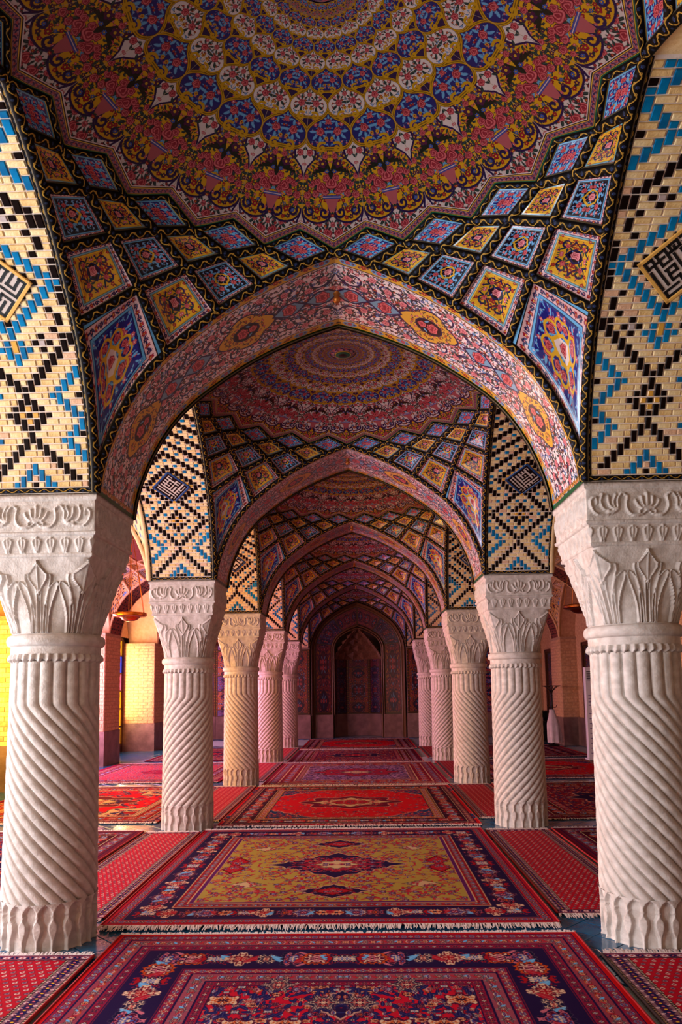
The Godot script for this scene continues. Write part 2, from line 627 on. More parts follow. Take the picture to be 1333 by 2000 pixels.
# one tenth-of-a-turn gore of the dome, unrolled so that shapes keep their proportions: row 0 is the rim
func paint_dome(design: int) -> Image:
	var w := 256
	var h := 2048
	var r := RandomNumberGenerator.new()
	r.seed = 5
	var gold := Color(0.88, 0.67, 0.10)
	var white := Color(0.90, 0.84, 0.81)
	var hem := white if design == 0 else gold          # the second design has a golden hem and a white ground above it
	var ground_above := gold if design == 0 else white
	var im := canvas(w, h, Color(0.13, 0.10, 0.28))
	im.fill_rect(Rect2i(0, 0, w, 130), hem)
	im.fill_rect(Rect2i(0, 100, w, 320), ground_above)
	# roses on the white hem
	for q in [[46, 24, 40], [106, 26, 46], [14, 48, 30], [76, 56, 28], [128, 54, 26]]:
		posy(im, q[0], q[1], q[2] * 1.25, r)
	strew(im, Rect2(0, 4, 128, 66), 14, ["b_red", "b_pink"], 9, 14, 14, r)
	# two scallops with a dark blue rim hang into it
	poly(im, arc_pts(Vector2(66, 106), 66, 50), NAVY)
	poly(im, arc_pts(Vector2(66, 111), 61, 48), ground_above)
	im.fill_rect(Rect2i(0, 112, 128, 50), ground_above)
	# the golden ground strewn with flowers, leaf on leaf
	strew(im, Rect2(6, 76, 122, 290), 110, ["b_red", "b_red", "b_pink", "b_plum", "b_blue"], 12, 20, 17, r)
	stroke(im, spiral(Vector2(94, 96), 24, 1.2, 0.6, -1), 4, NAVY)
	stroke(im, spiral(Vector2(36, 102), 20, 1.1, 2.6, 1), 4, NAVY)
	put(im, scaled("b_red", 26), 64, 104)
	put(im, scaled("b_blue", 16), 36, 102)
	poly(im, [Vector2(0, 22), Vector2(13, 56), Vector2(7, 84), Vector2(0, 104), Vector2(-12, 56)], hem)
	stroke(im, curve([Vector2(0, 20), Vector2(14, 56), Vector2(6, 84), Vector2(0, 106)]), 3, NAVY)
	put(im, scaled("b_pink", 14), 2, 60)
	for q in [[22, 160, 46], [40, 206, 48], [10, 236, 40], [62, 268, 36], [26, 128, 30]]:
		posy(im, q[0], q[1], q[2] * 1.15, r)
	# the vase and its heap of roses
	poly(im, [Vector2(98, 150), Vector2(158, 150), Vector2(138, 98), Vector2(118, 98)], Color(0.74, 0.38, 0.40))
	im.fill_rect(Rect2i(90, 148, 76, 14), Color(0.28, 0.32, 0.62))
	im.fill_rect(Rect2i(90, 153, 76, 3), PALE)
	for q in [[104, 178], [78, 168], [128, 180], [92, 190], [66, 184]]:
		put(im, scaled("lc1", 32), q[0], q[1])
		put(im, scaled("lf3", 38), q[0] + 8, q[1] + 8)
		put(im, scaled("lf1", 38), q[0] - 6, q[1] + 12)
	for q in [[58, 168, 36], [82, 192, 52], [128, 212, 66], [106, 232, 38], [66, 216, 36], [100, 176, 36]]:
		put(im, scaled("rose", q[2]), q[0], q[1])
	for k in 6:
		var a := 0.35 + k * 0.2
		stroke(im, curve([Vector2(128, 232), Vector2(128 - 14 * a, 264), Vector2(128 - 62 * a, 314 - 12 * k)]), 5, Color(0.06, 0.15, 0.09))
	put(im, scaled("b_plum", 50), 90, 296)
	put(im, scaled("b_plum", 40), 56, 330)
	put(im, scaled("b_blue", 24), 110, 262)
	put(im, scaled("rose", 34), 104, 330)
	# ogee drops between the vases
	poly(im, [Vector2(0, 226), Vector2(18, 276), Vector2(52, 314), Vector2(58, 356), Vector2(30, 396), Vector2(0, 404)], NAVY)
	poly(im, [Vector2(0, 248), Vector2(14, 284), Vector2(44, 318), Vector2(48, 354), Vector2(24, 386), Vector2(0, 392)], white)
	posy(im, 24, 346, 56, r)
	put(im, scaled("b_pink", 16), 4, 292)
	# onion shaped medallions, row over row, turn about on blue and on white
	var y := 364.0
	for k in 10:
		var cx := 128.0 if k % 2 == 0 else 0.0
		var ground := Color(0.11, 0.15, 0.44) if k % 2 == 0 else (white if k < 6 else Color(0.60, 0.44, 0.42))
		var out := onion(Vector2(cx, y), 150, 224)
		poly(im, out, ground)
		strew(im, Rect2(maxf(0, cx - 96), y + 20, 96, 150), 22, ["b_pink", "b_red", "b_cyan"], 12, 18, 18, r, "lc" if k % 2 == 0 else "lf")
		var s := -1.0 if cx > 0 else 1.0
		posy(im, cx + 50 * s, y + 92, 76, r, "lc" if k % 2 == 0 else "lf")
		posy(im, cx, y + 150, 56, r, "lc" if k % 2 == 0 else "lf")
		put(im, scaled("b_yel", 26), cx + 16 * s, y + 56)
		put(im, scaled("b_pink", 30), cx + 78 * s, y + 132)
		stroke(im, out + [out[0]], 10, Color(0.30, 0.13, 0.05))
		stroke(im, out + [out[0]], 8, gold.darkened(0.08))
		stroke(im, out + [out[0]], 2, gold.darkened(0.45))
		stroke(im, spiral(Vector2(cx - 42, y + 8), 28, 1.1, 1.0, 1), 7, gold.darkened(0.08))
		stroke(im, spiral(Vector2(cx + 42, y + 8), 28, 1.1, PI - 1.0, -1), 7, gold.darkened(0.08))
		y += 172.0
	mirror_x(im)
	# the joints of the tiles
	im.fill_rect(Rect2i(0, 0, 2, h), Color(0.72, 0.64, 0.50))
	for q in [168, 404, 660, 960, 1300, 1650]:
		im.fill_rect(Rect2i(0, q, w, 1), Color(0.55, 0.48, 0.42))
	return im


func arc_pts(c: Vector2, rx: float, ry: float) -> Array:
	var out := []
	for k in 24:
		var a := TAU * k / 24
		out.append(c + Vector2(cos(a) * rx, sin(a) * ry))
	return out


func onion(base: Vector2, w: float, h: float) -> Array:
	var out := []
	var half := curve([Vector2(0, 0.02), Vector2(0.34, 0.03), Vector2(0.50, 0.22), Vector2(0.50, 0.45), Vector2(0.34, 0.66), Vector2(0.12, 0.80), Vector2(0.0, 0.98)], 5)
	for p in half:
		out.append(base + Vector2(p.x * w * 1.7, p.y * h))
	for k in range(half.size() - 2, 0, -1):
		out.append(base + Vector2(-half[k].x * w * 1.7, half[k].y * h))
	return out


# a square coffer: nested frames round a field; kind 0 yellow arabesque, 1 black with roses, 2 blue with roses, 3 large blue
func paint_coffer(kind: int) -> Image:
	var n := 256
	var r := RandomNumberGenerator.new()
	r.seed = 40 + kind
	var field: Color = [YEL, Color(0.06, 0.06, 0.12), Color(0.12, 0.12, 0.44), Color(0.10, 0.12, 0.46)][kind]
	var line: Color = [Color(0.45, 0.66, 0.72), CYAN, CYAN, CYAN][kind]
	var band := PALE.lerp(PINK, 0.25)
	var im := canvas(n, n, line.lerp(Color(0.6, 0.62, 0.68), 0.3))
	var frames := [[6, Color(0.30, 0.34, 0.44)], [8, line], [14, DARK], [16, band], [37, NAVY], [39, line], [45, field.darkened(0.5)], [47, field]]
	if kind == 2:
		frames = [[6, Color(0.30, 0.34, 0.44)], [9, line], [18, DARK], [20, Color(0.78, 0.66, 0.30)], [26, line], [36, NAVY], [39, field]]
	for f in frames:
		im.fill_rect(Rect2i(f[0], f[0], n - 2 * f[0], n - 2 * f[0]), f[1])
	if kind != 2:
		for k in 9:
			var p := 27 + k * 21
			for q in [[p, 27], [27, p]]:
				put(im, scaled("b_red" if k % 2 == 0 else "b_navy", 17), q[0], q[1])
				put(im, scaled("ln%d" % (k % 8), 14), q[0] + (10 if q[1] == 27 else 0), q[1] + (0 if q[1] == 27 else 10))
	match kind:
		0:
			strew(im, Rect2(50, 50, 78, 78), 19, ["b_red", "b_pink"], 12, 18, 17, r)
			stroke(im, spiral(Vector2(86, 86), 22, 1.0, 2.4, 1), 3, NAVY)
			stroke(im, curve([Vector2(62, 128), Vector2(84, 110), Vector2(110, 62)]), 3, NAVY)
			stroke(im, spiral(Vector2(76, 112), 14, 1.0, 0, -1), 2, Color(0.45, 0.12, 0.10))
			posy(im, 90, 90, 34, r)
			poly(im, [Vector2(128, 88), Vector2(108, 104), Vector2(98, 128), Vector2(128, 128)], NAVY)
			poly(im, [Vector2(128, 96), Vector2(113, 109), Vector2(106, 128), Vector2(128, 128)], DARK)
			put(im, scaled("lc1", 26), 118, 116)
			put(im, scaled("rose_pale", 36), 128, 122)
		1:
			strew(im, Rect2(50, 50, 78, 78), 18, ["b_pink", "b_cyan", "b_cyan"], 12, 18, 17, r, "lc")
			posy(im, 92, 84, 44, r, "lc")
			posy(im, 76, 118, 32, r, "lc")
			stroke(im, curve([Vector2(128, 88), Vector2(116, 98), Vector2(104, 104), Vector2(96, 118), Vector2(90, 128)]), 4, YEL)
			put(im, scaled("rose_pale", 38), 128, 126)
		2:
			strew(im, Rect2(44, 44, 84, 84), 24, ["b_cyan", "b_pink", "b_cyan", "b_yel"], 14, 22, 19, r, "lc")
			posy(im, 74, 74, 46, r, "lc")
			posy(im, 118, 96, 56, r, "lc")
			posy(im, 66, 120, 40, r, "lc")
			put(im, scaled("rose", 46), 128, 128)
		3:
			strew(im, Rect2(50, 50, 78, 78), 20, ["b_pink", "b_cyan", "b_pink"], 12, 18, 16, r, "lc")
			posy(im, 84, 84, 40, r, "lc")
			stroke(im, arc_pts(Vector2(104, 86), 22, 19), 3, YEL)
			stroke(im, arc_pts(Vector2(82, 116), 18, 17), 3, YEL)
			put(im, scaled("rose", 26), 104, 86)
			put(im, scaled("rose", 22), 82, 116)
			poly(im, [Vector2(128, 96), Vector2(106, 112), Vector2(110, 128), Vector2(128, 128)], PALE)
			stroke(im, curve([Vector2(128, 92), Vector2(106, 108), Vector2(98, 128)]), 4, YEL)
			put(im, scaled("rose", 30), 128, 128)
	mirror_x(im)
	mirror_y(im)
	return im


func paint_rib() -> Image:
	var im := canvas(256, 64, Color(0.075, 0.06, 0.055))
	im.fill_rect(Rect2i(0, 0, 256, 3), Color(0.45, 0.40, 0.30))
	im.fill_rect(Rect2i(0, 61, 256, 3), Color(0.45, 0.40, 0.30))
	for k in 2:
		put(im, scaled("b_blue", 26), 32 + 128 * k, 44)
		put(im, disc(9, Color(0.20, 0.24, 0.34)), 32 + 128 * k, 46)
		put(im, disc(9, Color(0.20, 0.24, 0.34)), 96 + 128 * k, 18)
	var pts := []
	for k in 129:
		pts.append(Vector2(k * 2.0, 32 - 17.0 * sin(k / 128.0 * TAU * 2.0)))
	stroke(im, pts, 3, Color(0.86, 0.68, 0.28))
	for k in 4:
		var up := -1.0 if k % 2 == 0 else 1.0
		stroke(im, spiral(Vector2(50 + 64 * k, 32 + 9 * up), 10, 0.8, 0.3, up), 2, Color(0.80, 0.62, 0.26))
	return im


func paint_zigzag() -> Image:      # across: green outer line, flowered pink band, black and yellow inner lines
	var im := canvas(256, 96, Color(0.66, 0.48, 0.52))
	im.fill_rect(Rect2i(0, 0, 256, 16), Color(0.08, 0.06, 0.06))
	im.fill_rect(Rect2i(0, 16, 256, 15), Color(0.02, 0.38, 0.28))
	im.fill_rect(Rect2i(0, 31, 256, 4), YEL)
	im.fill_rect(Rect2i(0, 35, 256, 3), DARK)
	for k in 11:
		put(im, scaled("rose", 17), 12 + 24 * k, 54)
		put(im, scaled("ln%d" % (1 if k % 2 else 3), 26), 24 * k, 54)
		put(im, scaled("b_navy", 11), 24 * k + 5, 44)
		put(im, scaled("b_navy", 11), 24 * k + 5, 64)
	im.fill_rect(Rect2i(0, 70, 256, 4), NAVY)
	im.fill_rect(Rect2i(0, 74, 256, 7), Color(0.88, 0.70, 0.26))
	im.fill_rect(Rect2i(0, 81, 256, 7), DARK)
	im.fill_rect(Rect2i(0, 88, 256, 8), PALE)
	return im


# the tiles under half a cross arch: along x from the springing to the apex, across y
func paint_soffit() -> Image:
	var w := 1280
	var h := 480
	var r := RandomNumberGenerator.new()
	r.seed = 70
	var ground := Color(0.93, 0.87, 0.87)
	var im := canvas(w, h, ground)
	for k in 10:                                   # scrolls in dark blue and plum under the flowers
		var x := 60.0 + k * 128.0
		stroke(im, spiral(Vector2(x, 128), 46, 1.3, 0.4, 1), 4, NAVY)
		stroke(im, curve([Vector2(x - 70, 240), Vector2(x - 30, 190), Vector2(x + 30, 170), Vector2(x + 70, 110)]), 4, NAVY)
		stroke(im, spiral(Vector2(x + 62, 200), 32, 1.2, 2.4, -1), 4, PLUM)
	strew(im, Rect2(0, 60, w, 190), 760, ["b_red", "b_pink", "b_pink", "b_plum", "b_blue", "b_plum", "b_cyan"], 13, 21, 16, r)
	for k in 40:
		posy(im, 16.0 + k * 32.0, 92 + 38 * ((k * 2) % 5), 44, r)
		put(im, scaled("rose_pale", 40), 16.0 + k * 32.0, 92 + 38 * ((k * 2) % 5))
	for k in 2:                                   # golden clouds with an oval of roses, and pointed drops between
		var x := 330.0 + k * 560.0
		poly(im, onion_side(Vector2(x, 240), 118, 112), NAVY)
		poly(im, onion_side(Vector2(x, 240), 110, 104), Color(0.86, 0.66, 0.22))
		strew(im, Rect2(x - 96, 150, 192, 90), 44, ["b_red", "b_plum", "b_pink"], 12, 17, 17, r)
		poly(im, arc_pts(Vector2(x, 240), 60, 52), NAVY)
		poly(im, arc_pts(Vector2(x, 240), 54, 46), DARK)
		put(im, scaled("lc1", 30), x + 12, 208)
		put(im, scaled("lf3", 30), x - 30, 214)
		put(im, scaled("rose", 56), x - 16, 232)
		put(im, scaled("rose", 42), x + 30, 238)
		for x2 in [x + 190, x + 330]:
			poly(im, [Vector2(x2 - 76, 240), Vector2(x2 - 20, 194), Vector2(x2 + 30, 198), Vector2(x2 + 76, 240)], NAVY)
			poly(im, [Vector2(x2 - 64, 240), Vector2(x2 - 16, 202), Vector2(x2 + 26, 206), Vector2(x2 + 64, 240)], Color(0.46, 0.64, 0.76))
			put(im, scaled("rose", 66), x2, 234)
	# borders along the edges
	im.fill_rect(Rect2i(0, 0, w, 62), Color(0.84, 0.64, 0.20))
	im.fill_rect(Rect2i(0, 0, w, 12), Color(0.30, 0.46, 0.16))
	im.fill_rect(Rect2i(0, 12, w, 4), DARK)
	im.fill_rect(Rect2i(0, 56, w, 4), DARK)
	im.fill_rect(Rect2i(0, 60, w, 4), PALE)
	for k in 11:
		var x := 30.0 + k * 120.0
		poly(im, [Vector2(x - 34, 36), Vector2(x - 18, 21), Vector2(x + 18, 21), Vector2(x + 34, 36), Vector2(x + 18, 51), Vector2(x - 18, 51)], Color(0.42, 0.62, 0.80))
		put(im, scaled("rose", 24), x, 36)
		put(im, scaled("b_navy", 13), x - 20, 36)
		put(im, scaled("b_navy", 13), x + 20, 36)
		put(im, scaled("b_red", 26), x + 60, 36)
		put(im, scaled("b_navy", 13), x + 44, 30)
		put(im, scaled("b_navy", 13), x + 76, 42)
	mirror_y(im)
	im.fill_rect(Rect2i(0, 0, 16, h), Color(0.12, 0.36, 0.22))
	for k in 24:
		put(im, scaled("b_yel", 20), 26, 10 + k * 20)
	return im


func onion_side(c: Vector2, rx: float, ry: float) -> Array:
	var out := []
	for k in 32:
		var a := TAU * k / 32
		var q := 1.0 + 0.16 * cos(a * 4.0)
		out.append(c + Vector2(cos(a) * rx * q, sin(a) * ry * (0.82 + 0.18 * absf(cos(a * 2.0)))))
	return out


func paint_star(alt: int) -> Image:     # interlaced star tiles of the aisle vaults
	var im := canvas(128, 128, Color(0.86, 0.72, 0.48) if alt == 0 else Color(0.70, 0.66, 0.62))
	im.fill_rect(Rect2i(0, 0, 128, 6), DARK)
	im.fill_rect(Rect2i(0, 0, 6, 128), DARK)
	for ring in [[54, 20, DARK], [40, 16, Color(0.16, 0.34, 0.52)], [26, 10, Color(0.20, 0.06, 0.06)]]:
		for k in ring[1]:
			var a: float = TAU * k / ring[1]
			put(im, disc(4, ring[2]), 64 + cos(a) * ring[0], 64 + sin(a) * ring[0])
	poly(im, arc_pts(Vector2(64, 64), 15, 15), Color(0.82, 0.62, 0.26))
	put(im, scaled("b_navy", 22), 64, 64)
	for q in [[16, 16], [112, 16], [16, 112], [112, 112]]:
		put(im, scaled("b_cyan", 22), q[0], q[1])
	return im


func paint_tilework(seed_: int, ground: Color) -> Image:   # tall wall panels: cartouches and lobed medallions on scrolling flowers
	var w := 256
	var h := 512
	var r := RandomNumberGenerator.new()
	r.seed = seed_
	var im := canvas(w, h, ground)
	strew(im, Rect2(20, 0, 110, 256), 90, ["b_red", "b_pink", "b_yel", "b_cyan", "rose"], 12, 20, 17, r, "ln")
	for k in 4:
		stroke(im, spiral(Vector2(84, 36 + k * 64), 26, 1.2, k * 1.3, 1 if k % 2 else -1), 3, NAVY)
	for q in [[128, 70], [128, 240]]:
		poly(im, onion_side(Vector2(q[0], q[1]), 62, 56), Color(0.16, 0.07, 0.20))
		poly(im, onion_side(Vector2(q[0], q[1]), 52, 46), NAVY if q[1] < 100 else PLUM)
		posy(im, q[0], q[1], 50, r, "lc")
		put(im, scaled("rose", 24), q[0] - 34, q[1])
	im.fill_rect(Rect2i(0, 0, 18, h), Color(0.30, 0.26, 0.10))
	im.fill_rect(Rect2i(18, 0, 4, h), DARK)
	im.fill_rect(Rect2i(0, 0, w, 12), Color(0.30, 0.26, 0.10))
	for k in 24:
		put(im, scaled("b_red" if k % 2 else "b_yel", 13), 9, 10 + k * 22)
	mirror_x(im)
	mirror_y(im)
	return im


# a carpet: four-fold mirrored borders, field and medallion; sizes in pixels, outermost border first
func paint_carpet(w: int, h: int, seed_: int, borders: Array, field: Color, kinds: Array, n: int, lo: int, hi: int, leaves: String, medals: Array, edge: Color) -> Image:
	var r := RandomNumberGenerator.new()
	r.seed = seed_
	var im := canvas(w, h, edge)
	var at := 0
	var inner := 10
	for b in borders:
		inner += b[0]
	im.fill_rect(Rect2i(inner, inner, w - 2 * inner, h - 2 * inner), field)
	strew(im, Rect2(inner, inner, w * 0.5 - inner, h * 0.5 - inner), n, kinds, lo, hi, lo * 1.02, r, leaves)
	for m in medals:               # [rx, ry, lobes, colour, at x, at y]
		var c := Vector2(m[4] * w, m[5] * h)
		var out := []
		for k in 64:
			var a := TAU * k / 64
			var q: float = 1.0 + 0.13 * cos(a * m[2]) * signf(m[2])
			var d := Vector2(cos(a), sin(a))
			if m[2] == 4:          # a stepped lozenge
				q = 1.0 / (absf(d.x) + absf(d.y)) * (1.0 + 0.05 * cos(a * 16.0))
			out.append(c + Vector2(d.x * m[0], d.y * m[1]) * q)
		poly(im, out, m[3])
		stroke(im, out + [out[0]], 2, Color(m[3]).darkened(0.5) if Color(m[3]).v > 0.5 else Color(0.74, 0.56, 0.48))
		strew(im, Rect2(c.x - m[0] * 0.7, c.y - m[1] * 0.6, m[0] * 1.4, m[1] * 1.2), int(m[0] * m[1] / 260.0), kinds, lo, hi, lo * 1.1, r, leaves)
	at = 10
	for b in borders:              # [width, ground, motifs, step, thin line colour]
		var g: Color = b[1]
		im.fill_rect(Rect2i(at, at, w - 2 * at, b[0]), g)
		im.fill_rect(Rect2i(at, at, b[0], h - 2 * at), g)
		if b[2].size():
			var s: int = b[3]
			var k := 0
			for p in range(at + b[0] / 2, w / 2 + s, s):
				put(im, scaled(b[2][k % b[2].size()], int(b[0] * 0.86)), p, at + b[0] * 0.5)
				if b[0] > 26:
					put(im, scaled("%s%d" % ["lr" if k % 2 else "lc", 1 + 2 * (k % 4)], int(b[0] * 0.6)), p + s * 0.5, at + b[0] * 0.5)
				k += 1
			k = 0
			for p in range(at + b[0] / 2, h / 2 + s, s):
				put(im, scaled(b[2][k % b[2].size()], int(b[0] * 0.86)), at + b[0] * 0.5, p)
				if b[0] > 26:
					put(im, scaled("%s%d" % ["lr" if k % 2 else "lc", 1 + 2 * (k % 4)], int(b[0] * 0.6)), at + b[0] * 0.5, p + s * 0.5)
				k += 1
		for q in [at, at + b[0] - 2]:
			im.fill_rect(Rect2i(q, q, w - 2 * q, 2), b[4])
			im.fill_rect(Rect2i(q, q, 2, h - 2 * q), b[4])
		at += b[0]
	mirror_x(im)
	mirror_y(im)
	return im


func paint_runner(w: int, h: int, seed_: int, field: Color) -> Image:     # rows of small boteh between flowered borders
	var im := canvas(w, h, field)
	var row := 0
	for y in range(8, h, 20):
		for x in range(-4, w, 18):
			put(im, scaled("boteh" if (row + x / 18) % 2 else "boteh_pale", 19), x + (9 if row % 2 else 0), y)
		row += 1
	for side in 2:
		var x0 := 0 if side == 0 else w - 44
		im.fill_rect(Rect2i(x0, 0, 44, h), Color(0.52, 0.36, 0.38))
		for y in range(6, h, 14):
			put(im, scaled("b_navy" if (y / 14) % 2 else "b_plum", 24), x0 + 22, y)
			put(im, scaled("b_pale", 12), x0 + (12 if (y / 14) % 2 else 32), y + 7)
		for q in [x0, x0 + 38]:
			im.fill_rect(Rect2i(q, 0, 6, h), Color(0.14, 0.10, 0.12))
			for y in range(0, h, 8):
				im.fill_rect(Rect2i(q + 1, y, 4, 4), Color(0.80, 0.70, 0.58))
	for y0 in [0, h - 34]:
		im.fill_rect(Rect2i(0, y0, w, 34), Color(0.48, 0.24, 0.32))
		for x in range(6, w, 16):
			put(im, scaled("b_pale" if (x / 16) % 2 else "b_navy", 20), x, y0 + 17)
		im.fill_rect(Rect2i(0, y0 + 30 if y0 == 0 else y0, w, 3), Color(0.14, 0.10, 0.12))
	return im


# ---------------------------------------------------------------- materials

func tex(im: Image) -> ImageTexture:
	return ImageTexture.create_from_image(im)


func mat(c: Color, rough: float, im: Image = null, metal := 0.0) -> StandardMaterial3D:
	var m := StandardMaterial3D.new()
	m.albedo_color = c
	m.roughness = rough
	m.metallic = metal
	if im:
		m.albedo_texture = tex(im)
	m.cull_mode = BaseMaterial3D.CULL_DISABLED
	return m


func noise_tex(freq: float, a: Color, b: Color, seed_: int, bump := false, octaves := 5) -> NoiseTexture2D:
	var f := FastNoiseLite.new()
	f.seed = seed_
	f.frequency = freq
	f.fractal_octaves = octaves
	var t := NoiseTexture2D.new()
	t.width = 512
	t.height = 512
	t.seamless = true
	t.noise = f
	if bump:
		t.as_normal_map = true
		t.bump_strength = 3.0
	else:
		var g := Gradient.new()
		g.set_color(0, a)
		g.set_color(1, b)
		t.color_ramp = g
	return t


# stone, plaster and brick: a mottled colour and a fine grain laid on by position
func grained(a: Color, b: Color, rough: float, scale: float, seed_: int, relief := 0.4) -> StandardMaterial3D:
	var m := StandardMaterial3D.new()
	m.albedo_texture = noise_tex(0.012, a, b, seed_)
	m.roughness = rough
	m.normal_enabled = relief > 0
	if relief > 0:
		m.normal_texture = grain
		m.normal_scale = relief
	m.uv1_triplanar = true
	m.uv1_scale = Vector3.ONE * scale
	m.cull_mode = BaseMaterial3D.CULL_DISABLED
	return m


var grain: NoiseTexture2D

func make_materials() -> void:
	grain = noise_tex(0.05, Color.BLACK, Color.WHITE, 3, true, 4)
	M.marble = grained(Color(0.66, 0.61, 0.57), Color(0.86, 0.83, 0.80), 0.62, 1.9, 21, 0.7)
	M.plaster = grained(Color(0.62, 0.54, 0.46), Color(0.70, 0.62, 0.55), 0.85, 0.7, 22, 0.3)
	M.mortar = grained(Color(0.86, 0.78, 0.72), Color(0.93, 0.87, 0.82), 0.9, 2.0, 23, 0.5)
	M.brick_a = grained(Color(0.82, 0.66, 0.40), Color(0.93, 0.82, 0.58), 0.85, 3.0, 24, 0.8)
	M.brick_b = grained(Color(0.86, 0.73, 0.48), Color(0.95, 0.87, 0.68), 0.85, 3.3, 25, 0.8)
	M.brick_c = grained(Color(0.80, 0.62, 0.48), Color(0.90, 0.74, 0.60), 0.85, 2.7, 26, 0.8)
	M.tile_blue = grained(Color(0.0, 0.35, 0.56), Color(0.02, 0.54, 0.74), 0.36, 1.2, 27, 0.12)
	M.tile_teal = grained(Color(0.03, 0.30, 0.52), Color(0.05, 0.46, 0.62), 0.36, 1.2, 28, 0.12)
	M.tile_black = grained(Color(0.05, 0.025, 0.02), Color(0.10, 0.045, 0.035), 0.3, 1.4, 29, 0.12)
	M.tile_black.metallic_specular = 0.15
	M.tile_blue.metallic_specular = 0.22
	M.tile_teal.metallic_specular = 0.22
	M.tile_grey = grained(Color(0.62, 0.55, 0.54), Color(0.74, 0.68, 0.66), 0.3, 1.2, 30, 0.12)
	M.tile_gold = mat(Color(0.84, 0.62, 0.22), 0.3)
	M.kufic_ground = mat(Color(0.78, 0.72, 0.68), 0.35)
	M.kufic_ink = mat(Color(0.07, 0.03, 0.025), 0.28)
	M.kufic_frame_gold = mat(Color(0.86, 0.66, 0.32), 0.4)
	M.kufic_frame_blue = mat(Color(0.12, 0.26, 0.46), 0.3)
	M.wall_brick = grained(Color(0.70, 0.54, 0.38), Color(0.84, 0.70, 0.54), 0.9, 1.6, 31, 0.7)
	M.wall_joint = grained(Color(0.62, 0.50, 0.38), Color(0.72, 0.62, 0.50), 0.95, 1.6, 32, 0.4)
	M.soffit_red = grained(Color(0.42, 0.20, 0.16), Color(0.56, 0.30, 0.24), 0.8, 1.8, 33, 0.5)
	M.soffit_dark = mat(Color(0.12, 0.07, 0.07), 0.5)
	M.dado = grained(Color(0.40, 0.32, 0.28), Color(0.56, 0.46, 0.42), 0.5, 0.5, 34, 0.2)
	M.cream = grained(Color(0.80, 0.66, 0.46), Color(0.90, 0.78, 0.60), 0.8, 1.2, 35, 0.4)
	M.dome = mat(Color(0.72, 0.70, 0.70), 0.24, paint_dome(0))
	M.dome_rose = mat(Color(0.72, 0.70, 0.70), 0.24, paint_dome(1))
	for k in 4:
		M["coffer%d" % k] = mat(Color(0.95, 0.94, 0.94), 0.24, paint_coffer(k))
	M.rib = mat(GLAZE, 0.50, paint_rib())
	M.rib.metallic_specular = 0.2
	M.zigzag = mat(GLAZE, 0.28, paint_zigzag())
	M.soffit = mat(Color(0.96, 0.95, 0.95), 0.28, paint_soffit())
	M.star = mat(Color.WHITE, 0.4, paint_star(0))
	M.star_blue = mat(Color.WHITE, 0.4, paint_star(1))
	M.panel_a = mat(Color(0.72, 0.66, 0.64), 0.32, paint_tilework(81, Color(0.62, 0.36, 0.20)))
	M.panel_b = mat(Color(0.72, 0.66, 0.64), 0.32, paint_tilework(82, Color(0.22, 0.20, 0.44)))
	M.panel_c = mat(Color(0.72, 0.66, 0.64), 0.32, paint_tilework(83, Color(0.50, 0.20, 0.26)))
	M.panel_d = mat(Color.WHITE, 0.32, paint_tilework(84, Color(0.42, 0.40, 0.66)))
	M.panel_e = mat(Color.WHITE, 0.32, paint_tilework(85, Color(0.74, 0.46, 0.34)))
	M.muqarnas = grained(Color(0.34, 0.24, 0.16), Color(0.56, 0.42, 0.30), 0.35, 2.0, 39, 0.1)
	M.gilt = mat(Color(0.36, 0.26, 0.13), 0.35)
	M.floor_tile = grained(Color(0.05, 0.27, 0.42), Color(0.10, 0.40, 0.55), 0.16, 0.9, 36, 0.1)
	M.floor_joint = mat(Color(0.62, 0.72, 0.74), 0.6)
	M.wood = grained(Color(0.24, 0.11, 0.05), Color(0.36, 0.18, 0.08), 0.5, 1.4, 37, 0.2)
	M.brass = mat(Color(0.83, 0.52, 0.18), 0.24, null, 1.0)
	M.chain = mat(Color(0.78, 0.48, 0.22), 0.4, null, 0.8)
	M.copper = mat(Color(0.50, 0.24, 0.12), 0.35, null, 1.0)
	M.iron = mat(Color(0.05, 0.045, 0.05), 0.5, null, 0.3)
	M.cloth = grained(Color(0.80, 0.76, 0.78), Color(0.90, 0.87, 0.88), 0.95, 1.0, 38, 0.3)
	M.white = mat(Color(0.84, 0.84, 0.87), 0.45)
	M.ink = mat(Color(0.10, 0.10, 0.16), 0.6)
	M.lilac = mat(Color(0.50, 0.46, 0.62), 0.6)
	M.fringe = mat(Color(0.86, 0.80, 0.78), 0.95)
	M.selvedge = mat(Color(0.60, 0.04, 0.07), 0.9)
	for q in [["glass_yellow", Color(0.95, 0.62, 0.10)], ["glass_pink", Color(0.95, 0.42, 0.55)], ["glass_blue", Color(0.20, 0.32, 0.95)], ["glass_green", Color(0.12, 0.65, 0.38)], ["glass_white", Color(0.95, 0.90, 0.85)], ["glass_red", Color(0.85, 0.12, 0.12)]]:
		var g := mat(q[1], 0.15)
		g.emission_enabled = true
		g.emission = q[1]
		g.emission_energy_multiplier = 0.55
		M[q[0]] = g


# ---------------------------------------------------------------- floor, roof and outer walls

